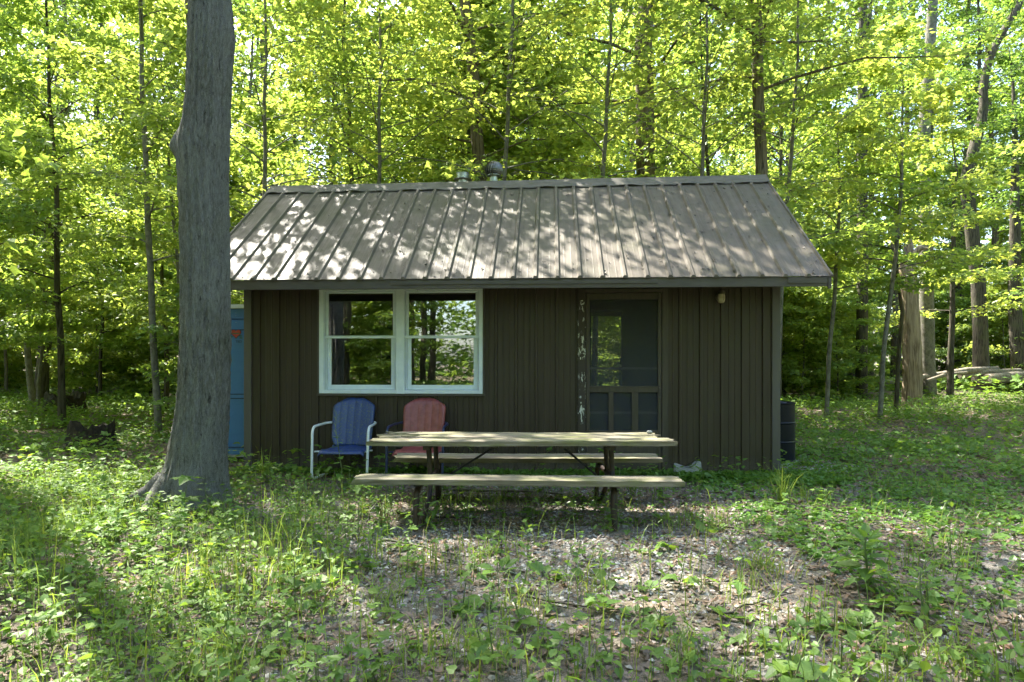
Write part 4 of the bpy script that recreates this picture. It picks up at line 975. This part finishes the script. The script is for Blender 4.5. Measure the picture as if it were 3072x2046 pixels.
def D_weed(x, y):
    L = left(x, y)*(1-.7*sig((y-6.3)*4)*sig((x+2.9)*4)); near = .30*np.exp(-((y-2.6)/.45)**2); rightfar = .42*sig((y-7.5)*1.5)*sig((x-2.6)*2)
    mid = .012+.10*(lump(x, y, 1.6, 1) > .78)
    return np.clip(np.maximum.reduce([L*.95, near, rightfar, mid*np.ones_like(x)]), 0, 1)
def plants(b, x, y, r, kmin, kmax, hmin, hmax, smin, smax, T, pitch=(-.05,.35), tiers=1, stem=True, far=False):
    n = len(x); z = hgt(x, y)
    for k_ in range(kmax):
        sel = r.uniform(0, 1, n) < 1-(k_-kmin+1)/(kmax-kmin+1) if k_ >= kmin else np.ones(n, bool)
        xs, ys, zs = x[sel], y[sel], z[sel]; m = len(xs)
        hh = r.uniform(hmin, hmax, m); az = r.uniform(0, 6.28, m); rd = r.uniform(.005, .035, m)
        P = np.stack([xs+np.cos(az)*rd, ys+np.sin(az)*rd, zs+hh], -1)
        leaves(b, T, P, az, r.normal(pitch[0], pitch[1], m), r.normal(0,.3,m), r.uniform(smin, smax, m), 0)
        if stem and k_ < 2:
            S = np.stack([xs, ys, zs-.01], -1); wdt = .0022
            V = np.stack([S+(wdt,0,0), S-(wdt,0,0), P], 1).reshape(-1,3); b.add(V, np.arange(m*3).reshape(-1,3), 1)
# dense left undergrowth, mixed leaf shapes, near to far
ug = B()
for T, n, h0, h1, s0, s1, sd in ((T_oval, 2600, .04, .20, .028, .062, 1), (T_heart, 2400, .03, .16, .022, .050, 2), (T_star, 1100, .06, .22, .035, .075, 3), (T_oval, 13000, .01, .09, .018, .038, 4)):
    x, y, r = cover(n*3, -5.5, 4.5, 2.3, 7.6, lambda x, y: D_weed(x, y)*np.clip(.12+1.9*(lump(x, y, 1.15, sd*2.1)-.38), .10, 1), sd); plants(ug, x, y, r, 3, 6, h0, h1, s0, s1, T)
stuff(ug.build('undergrowth', [weed_leaf, stem_m]), 'knee-high green weeds and seedlings covering the ground around the clearing', 'undergrowth')
ug2 = B()
def D_far(x, y):
    L = sig((-2.2-x)*1.6); back = sig((y-11.5)*1.2); rt_ = .32+.38*sig((y-11)*.9); return np.clip(np.maximum(L*.95, np.maximum(back*.75, rt_)), 0, 1)
for T, n, h0, h1, s0, s1, sd in ((T_oval, 24000, .04, .26, .04, .085, 5), (T_star, 9000, .08, .34, .06, .11, 6), (T_heart, 22000, .02, .15, .035, .07, 8)):
    x, y, r = cover(int(n*1.5), -19, 19, 7.0, 24, lambda x, y: D_far(x, y)*np.clip(.15+1.9*(lump(x, y, .8, sd*1.7)-.36), .12, 1), sd); plants(ug2, x, y, r, 3, 5, h0, h1, s0, s1, T, stem=False)
x, y, r = cover(9000, -20, 20, -24, 0, lambda x, y: np.full_like(x, .9), 19); plants(ug2, x, y, r, 3, 4, .05, .5, .10, .2, T_star, stem=False)
x, y, r = cover(9000, -38, 38, 24, 48, lambda x, y: np.full_like(x, .9), 9); plants(ug2, x, y, r, 3, 4, .05, .7, .14, .28, T_star, stem=False)
stuff(ug2.build('woodland_undergrowth', [weed_leaf, stem_m]), 'leafy undergrowth spreading beneath the trees of the wood', 'undergrowth')
# bright creeper carpet along the foot of the wall
cp = B()
def D_creep(x, y):
    ly = -(-st_*(x-CO.x)+ct_*(y-CO.y)); wgt = np.where(x > 1.75, .62, np.where(x > -.6, .36, .26)); return np.where((ly > 0) & (ly < wgt*(.75+.5*lump(x, y, 2.2))), .95, 0)
x, y, r = cover(15000, -3.1, 3.5, 6.7, 8.0, D_creep, 21); plants(cp, x, y, r, 2, 4, .02, .075, .022, .040, T_heart, stem=False)
x, y, r = cover(5000, -3.1, 2.9, 5.2, 7.4, lambda x, y: .20+.4*(lump(x,y,2.5,3) > .75), 22); plants(cp, x, y, r, 2, 4, .01, .05, .018, .035, T_heart, stem=False)
x, y, r = cover(21000, 1.9, 7.5, 3.4, 12, lambda x, y: .30+.5*(lump(x,y,1.4,2) > .50), 23); plants(cp, x, y, r, 2, 3, .01, .06, .025, .05, T_heart, stem=False)
stuff(cp.build('creeper_carpet', [creeper_leaf, stem_m]), 'low bright green creeper carpeting the foot of the cabin wall', 'creeper')
# grass
def blades(b, x, y, r, l0, l1, m=0, wd=.0032, lean=.35):
    n = len(x); z = hgt(x, y); L = r.uniform(l0, l1, n); az = r.uniform(0, 6.28, n); ln = np.abs(r.normal(lean, .22, n)); w_ = r.uniform(.6,1.3,n)*wd
    d = np.stack([np.cos(az), np.sin(az)], -1); s = np.stack([-np.sin(az), np.cos(az)], -1); rows_ = []
    for u, k_ in ((0,1),(.4,.9),(.75,.6),(1,.05)):
        c = np.stack([x+d[:,0]*L*ln*u*u, y+d[:,1]*L*ln*u*u, z-.01+L*(u-.35*ln*u*u*u)], -1); o_ = np.stack([s[:,0]*w_*k_, s[:,1]*w_*k_, np.zeros(n)], -1); rows_ += [c-o_, c+o_]
    V = np.stack(rows_, 1).reshape(-1,3); base_ = (np.arange(n)*8)[:,None,None]
    Fq = np.array([(0,1,3,2),(2,3,5,4),(4,5,7,6)])[None]+base_; b.add(V, Fq.reshape(-1,4), m)
gr = B()
def D_gr(x, y): return np.clip(np.maximum.reduce([left(x,y)*(.18+.75*(lump(x,y,1.3,4) > .60)), .55*np.exp(-((y-2.7)/.5)**2), .07+.55*(lump(x,y,2.0,2) > .80)]), 0, 1)
x, y, r = cover(20000, -5, 4.5, 2.3, 7.2, D_gr, 30); blades(gr, x, y, r, .06, .24)
x, y, r = cover(2600, -3.2, 1.2, 2.6, 5.0, lambda x, y: left(x,y)*.9*(lump(x,y,1.7,5) > .55), 31); blades(gr, x, y, r, .22, .46, wd=.0028, lean=.25)
for (px_, py_, k_) in ((1150,1800,70),(2290,1720,90),(1380,1960,90),(1770,1770,60),(2050,1960,60),(620,1990,80),(2850,1990,70),(640,1560,50),(900,1700,60),(2700,1800,50),(1550,1830,60)):
    Yc = CAMZ*F/(py_-HY); xc = (px_-CX)/F*Yc; r = np.random.default_rng(px_); x = xc+r.normal(0,.13,k_)*r.uniform(.2,1.4,k_); y = Yc+r.normal(0,.11,k_); blades(gr, x, y, r, .05, .24, lean=.75)
stuff(gr.build('grass', grass_m), 'thin green grass growing in tufts across the clearing', 'grass')
dg = B(); x, y, r = cover(2200, -2, 4.2, 2.4, 6.2, lambda x, y: .25+.5*(lump(x,y,2.4,6) > .6), 32); blades(dg, x, y, r, .06, .20, lean=.9, wd=.0022)
stuff(dg.build('dry_grass', drygrass), 'dry straw-coloured grass lying among the gravel', 'grass')
# leaf litter and gravel
lt = B()
def D_lit(x, y): return np.clip(.30+.5*lump(x,y,1.2,7)+.3*sig((x-1.2)*1.2)+.3*np.exp(-((y-2.9)/.7)**2), 0, 1)
x, y, r = cover(44000, -5.5, 6.5, 2.3, 9.5, D_lit, 40); n = len(x)
leaves(lt, T_dead, np.stack([x, y, hgt(x,y)+r.uniform(.004,.022,n)], -1), r.uniform(0,6.28,n), r.normal(0,.22,n), r.normal(0,.3,n), r.uniform(.022,.062,n))
x, y, r = cover(9000, -14, 14, 8, 18, lambda x, y: np.full_like(x,.8), 41); n = len(x)
leaves(lt, T_dead, np.stack([x, y, hgt(x,y)+r.uniform(.004,.03,n)], -1), r.uniform(0,6.28,n), r.normal(0,.25,n), r.normal(0,.3,n), r.uniform(.05,.10,n))
stuff(lt.build('leaf_litter', deadleaf), 'brown dead leaves scattered over the forest floor', 'leaf litter')
T_peb = (np.array([(1,0,0),(.3,.85,.1),(-.8,.55,0),(-.75,-.6,.05),(.35,-.9,0),(.1,.05,.62)]), np.array([(0,1,5),(1,2,5),(2,3,5),(3,4,5),(4,0,5)]))
pb = B()
def D_peb(x, y):
    c = np.exp(-(((x-.2)/2.0)**2+((y-4.7)/1.35)**2)**1.3); rt_ = .38*np.exp(-((y-4.6-.12*(x-2))/.9)**2)*sig((x-.8)*2)*sig((3.2-x)*2); fr = .5*sig((x+.9)*3)*sig((7.2-y)*3)
    return np.clip(np.maximum.reduce([c, rt_, fr*.6])*(.25+.75*lump(x,y,1.9,9)), 0, 1)
x, y, r = cover(80000, -2.6, 5, 2.4, 7.4, D_peb, 50); n = len(x)
leaves(pb, T_peb, np.stack([x, y, hgt(x,y)+.002], -1), r.uniform(0,6.28,n), r.normal(0,.18,n), r.normal(0,.18,n), .004+.017*r.uniform(0,1,n)**2)
x, y, r = cover(9000, -2.4, 4.5, 2.5, 7.2, D_peb, 51); n = len(x)
leaves(pb, T_peb, np.stack([x, y, hgt(x,y)+.003], -1), r.uniform(0,6.28,n), r.normal(0,.25,n), r.normal(0,.25,n), r.uniform(.011,.021,n))
stuff(pb.build('gravel', pebm), 'pale grey gravel of the clearing around the picnic table', 'gravel')
# debris lying on the roof
rd_ = B(); r = np.random.default_rng(60); n = 420; lx = r.uniform(RX0+.05, RX1-.05, n); ly = EY0+(RY-.2-EY0)*r.uniform(0,1,n)**1.3
lz = np.array([zr(a1, b1) for a1, b1 in zip(lx, ly)])+.010
P = np.stack([CO.x+ct_*lx-st_*ly, CO.y+st_*lx+ct_*ly, lz], -1)
leaves(rd_, T_dead, P, r.uniform(-2.4,-.7,n), r.normal(-.45,.25,n), r.normal(0,.3,n), r.uniform(.012,.045,n))
stuff(rd_.build('roof_litter', M('rotten_leaf', (.02,.016,.01), (.05,.04,.025), bs=0)), 'dark rotten leaves and seeds scattered on the metal roof', 'leaf litter')

# ------------------------------------------------------------------ single weeds one can point to in the foreground
def weed_proto(seed, T, n, h, ls, tiers, pitch):
    r = np.random.default_rng(seed); b = B(); hx_ = r.normal(0,.015,2)
    b.tube([(0,0,-.02),(hx_[0],hx_[1],h*.5),(hx_[0]*2,hx_[1]*1.5,h)], [.0032,.0026,.0015], 5, 1)
    zl = np.linspace(h*.25, h, tiers)
    for k_, z in enumerate(zl):
        for j in range(n):
            az = k_*1.57+j*2*math.pi/n+r.normal(0,.2); s = ls*(1-.45*k_/max(1,tiers-1))*r.uniform(.8,1.15); c = (hx_[0]*2*z/h, hx_[1]*1.5*z/h, z)
            e = (c[0]+math.cos(az)*s*.28, c[1]+math.sin(az)*s*.28, z+s*.12); b.tube([c, e], [.0014,.001], 3, 1, caps=False)
            leaves(b, T, [e], np.array([az]), np.array([pitch+r.normal(0,.2)]), np.array([r.normal(0,.25)]), s, 0)
    return b.mesh('weed', [weed_leaf, stem_m])
WP = [('broadleaf_weed', 'oval-leaved weed', weed_proto(301, T_oval, 2, .16, .075, 3, -.1)), ('broadleaf_weed', 'heart-leaved weed', weed_proto(302, T_heart, 3, .10, .062, 2, .1)),
      ('maple_seedling', 'maple seedling with star-shaped leaves', weed_proto(303, T_star, 2, .15, .085, 2, -.15)), ('plantain', 'flat broad-leaved rosette', weed_proto(304, T_oval, 6, .03, .095, 1, .25)),
      ('trefoil_weed', 'three-leaved weed', weed_proto(305, T_heart, 3, .13, .085, 1, -.05)), ('tall_weed', 'tall narrow-leaved weed', weed_proto(306, T_lance, 3, .26, .10, 5, .05)),
      ('broadleaf_weed', 'small leafy weed', weed_proto(307, T_oval, 4, .07, .05, 2, .2))]
zones = [('on the gravel in front of the table', lambda r: (r.uniform(-1.3,1.9), r.uniform(3.6,5.1)), 62), ('in the weedy strip in front of the gravel', lambda r: (r.uniform(-1.7,2.2), r.uniform(2.55,3.5)), 72),
         ('beside the big grey tree', lambda r: (r.uniform(-3.6,-1.7), r.uniform(4.2,5.8)), 40), ('on the leaf litter right of the table', lambda r: (r.uniform(1.6,4.0), r.uniform(3.2,6.6)), 52), ('around the table legs', lambda r: (r.uniform(-1.4,1.6), r.uniform(5.0,6.6)), 34)]
rz_ = np.random.default_rng(400)
for zl, fn, cnt in zones:
    for i in range(cnt):
        x, y = fn(rz_); k_ = int(rz_.choice(7, p=(.19,.17,.15,.13,.14,.07,.15))); nm, lab, me = WP[k_]
        o = link(nm, me, None, 0, (x, y, gz(x,y))); o.rotation_euler = (rz_.normal(0,.12), rz_.normal(0,.12), rz_.uniform(0,6.28)); s = rz_.uniform(.65,1.3); o.scale = (s,s,s)
        tag(o, lab+' '+zl, 'weed', lab+'s '+zl)
def leafy(name, label, cat, loc, stem_pts, srad, specs, T, leafm, size):
    t = thing(name, label, cat, loc); B().tube(stem_pts, srad, 6).build('stem', stem_m, t, smooth=True)
    zs = np.array([p[2] for p in stem_pts])
    for z, az, s, pitch in specs:
        c = [float(np.interp(z, zs, [p[q] for p in stem_pts])) for q in range(3)]
        b = B(); e = (c[0]+math.cos(az)*.02, c[1]+math.sin(az)*.02, c[2]+.004); b.tube([c, e], [.002,.0015], 4, 1, caps=False)
        leaves(b, T, [e], np.array([az]), np.array([pitch]), np.array([random.uniform(-.3,.3)]), size*s, 0); b.build('leaf', [leafm, stem_m], t)
    return t
# leafy plant standing in the right foreground
T_big = (np.array([(0,0,0),(.17,.20,.03),(.25,.45,.05),(.18,.72,.02),(0,1,-.10),(-.18,.72,.02),(-.25,.45,.05),(-.17,.20,.03),(0,.25,-.01),(0,.6,-.02)]), np.array([(0,1,8),(1,2,8),(2,9,8),(2,3,9),(3,4,9),(4,5,9),(5,6,9),(6,8,9),(6,7,8),(7,0,8)]))
sp = []
for k_, z in enumerate((.06,.12,.17,.22,.26,.285)):
    for j in range(4 if k_ > 1 else 3): sp.append((z, k_*.8+j*1.62+random.uniform(-.2,.2), (.85,1.05,1.15,1.05,.85,.6)[k_]*random.uniform(.9,1.1), (-.15,-.1,0,.1,.35,.8)[k_]))
leafy('pokeweed', 'large-leaved green plant standing alone on the litter right of the table', 'plant', (1.95, 3.76, gz(1.95,3.76)), [(0,0,-.02),(.006,0,.12),(.0,.01,.22),(.004,.01,.30)], [.007,.006,.005,.003], sp, T_big, weed_leaf, .155)
leafy('leafy_plant', 'smaller narrow plant in front of the large-leaved plant', 'plant', (1.93, 3.22, gz(1.93,3.22)), [(0,0,-.02),(.006,0,.1),(.0,.01,.2),(.004,.01,.27)], [.005,.004,.004,.002], [(z, k_*1.57+j*3.14, 1-.1*k_, .1+.1*k_) for k_, z in enumerate((.08,.13,.18,.22,.26)) for j in (0,1)], T_big, weed_leaf, .11)
gm_ = leafy('garlic_mustard', 'tall weed with pale seed pods in front of the blue chair', 'plant', (-1.66, 6.62, gz(-1.66,6.62)), [(0,0,-.02),(.01,0,.2),(-.03,.01,.45),(-.05,.0,.6),(-.045,.01,.78)], [.006,.005,.004,.003,.0015],
    [(z, k_*2.3, (1.0,1.1,1.0,.9,.8,.7,.6,.55,.5)[k_ % 9], -.15) for k_, z in enumerate((.06,.11,.16,.21,.27,.33,.38,.43,.47,.52,.14,.24))], T_heart, weed_leaf, .095)
for k_ in range(11):
    z = .53+.022*k_; az = k_*2.1; B().tube([(-.047,.005,z), (-.047+.022*math.cos(az), .005+.022*math.sin(az), z+.012), (-.047+.055*math.cos(az), .005+.055*math.sin(az), z+.040)], .0018, 4).build('seed_pod', stem_m, gm_)
leafy('leafy_plant', 'clump of pale sunlit leaves on a stalk near the cabin corner', 'plant', (2.62, 5.72, 0), [(0,0,-.02),(.0,0,.10),(.01,.0,.20)], [.004,.003,.002], [(z, k_*2.1, 1-.04*k_, .1) for k_, z in enumerate((.03,.05,.08,.11,.13,.15,.17,.19))], T_oval, weed_leaf, .075)
leafy('leafy_plant', 'drooping round-leaved plant beside the tall grass tuft', 'plant', (2.32, 5.74, 0), [(0,0,-.02),(.02,0,.08),(-.02,.0,.16)], [.004,.003,.002], [(z, k_*2.4, .9, -.3) for k_, z in enumerate((.02,.04,.06,.08,.10,.12,.14,.16))], T_heart, weed_leaf, .065)
leafy('maple_seedling', 'maple seedling growing against the foot of the big grey tree', 'seedling', (-2.70, 5.62, 0), [(0,0,-.02),(.01,0,.16),(.03,.0,.32)], [.004,.003,.002], [(.31,.2,1.1,-.1),(.31,3.0,1.1,-.1),(.32,-1.5,1.2,-.3),(.14,-.4,1.2,-.1),(.15,3.6,1.2,-.1),(.15,-1.8,1.1,-.3)], T_star, weed_leaf, .13)
leafy('maple_seedling', 'maple seedling poking up before the left end of the front bench', 'seedling', (-1.12, 4.98, 0), [(0,0,-.02),(.0,0,.2),(.01,.0,.36)], [.004,.003,.002], [(.35,.2,1.0,-.1),(.35,2.6,1.0,-.1),(.36,-1.5,1.0,-.3),(.36,-.7,1.0,-.2)], T_star, weed_leaf, .11)
leafy('maple_seedling', 'lone seedling at the wall between the two chairs', 'seedling', (-1.42, 7.30, 0), [(0,0,-.02),(.0,0,.12),(.01,.0,.26)], [.003,.003,.002], [(.25,.2,1.0,-.1),(.25,2.6,1.0,-.1),(.26,-1.5,1.0,-.3),(.18,-.7,1.0,-.2),(.18,2.0,.9,0)], T_star, weed_leaf, .09)
def tuft(name, label, loc, n, l0, l1, lean, mt, seed):
    b = B(); r = np.random.default_rng(seed); x = r.normal(0,.03,n); y = r.normal(0,.02,n); x_, y_ = loc
    blades(b, x+x_, y+y_, r, l0, l1, 0, .0045, lean); o = b.build(name, mt); tag(o, label, 'grass tuft'); return o
tuft('grass_tuft', 'tall arching grass tuft on the gravel right of the cabin door', (2.36, 5.95), 34, .18, .46, .42, grass_m, 3)
tuft('grass_tuft', 'few tall straw-tipped blades at the left corner of the cabin wall', (-2.72, 7.45), 9, .18, .48, .35, grass_m, 4)
tuft('grass_tuft', 'pale seeding grass stalks left of the front bench', (-.98, 5.25), 12, .12, .26, .2, drygrass, 5)
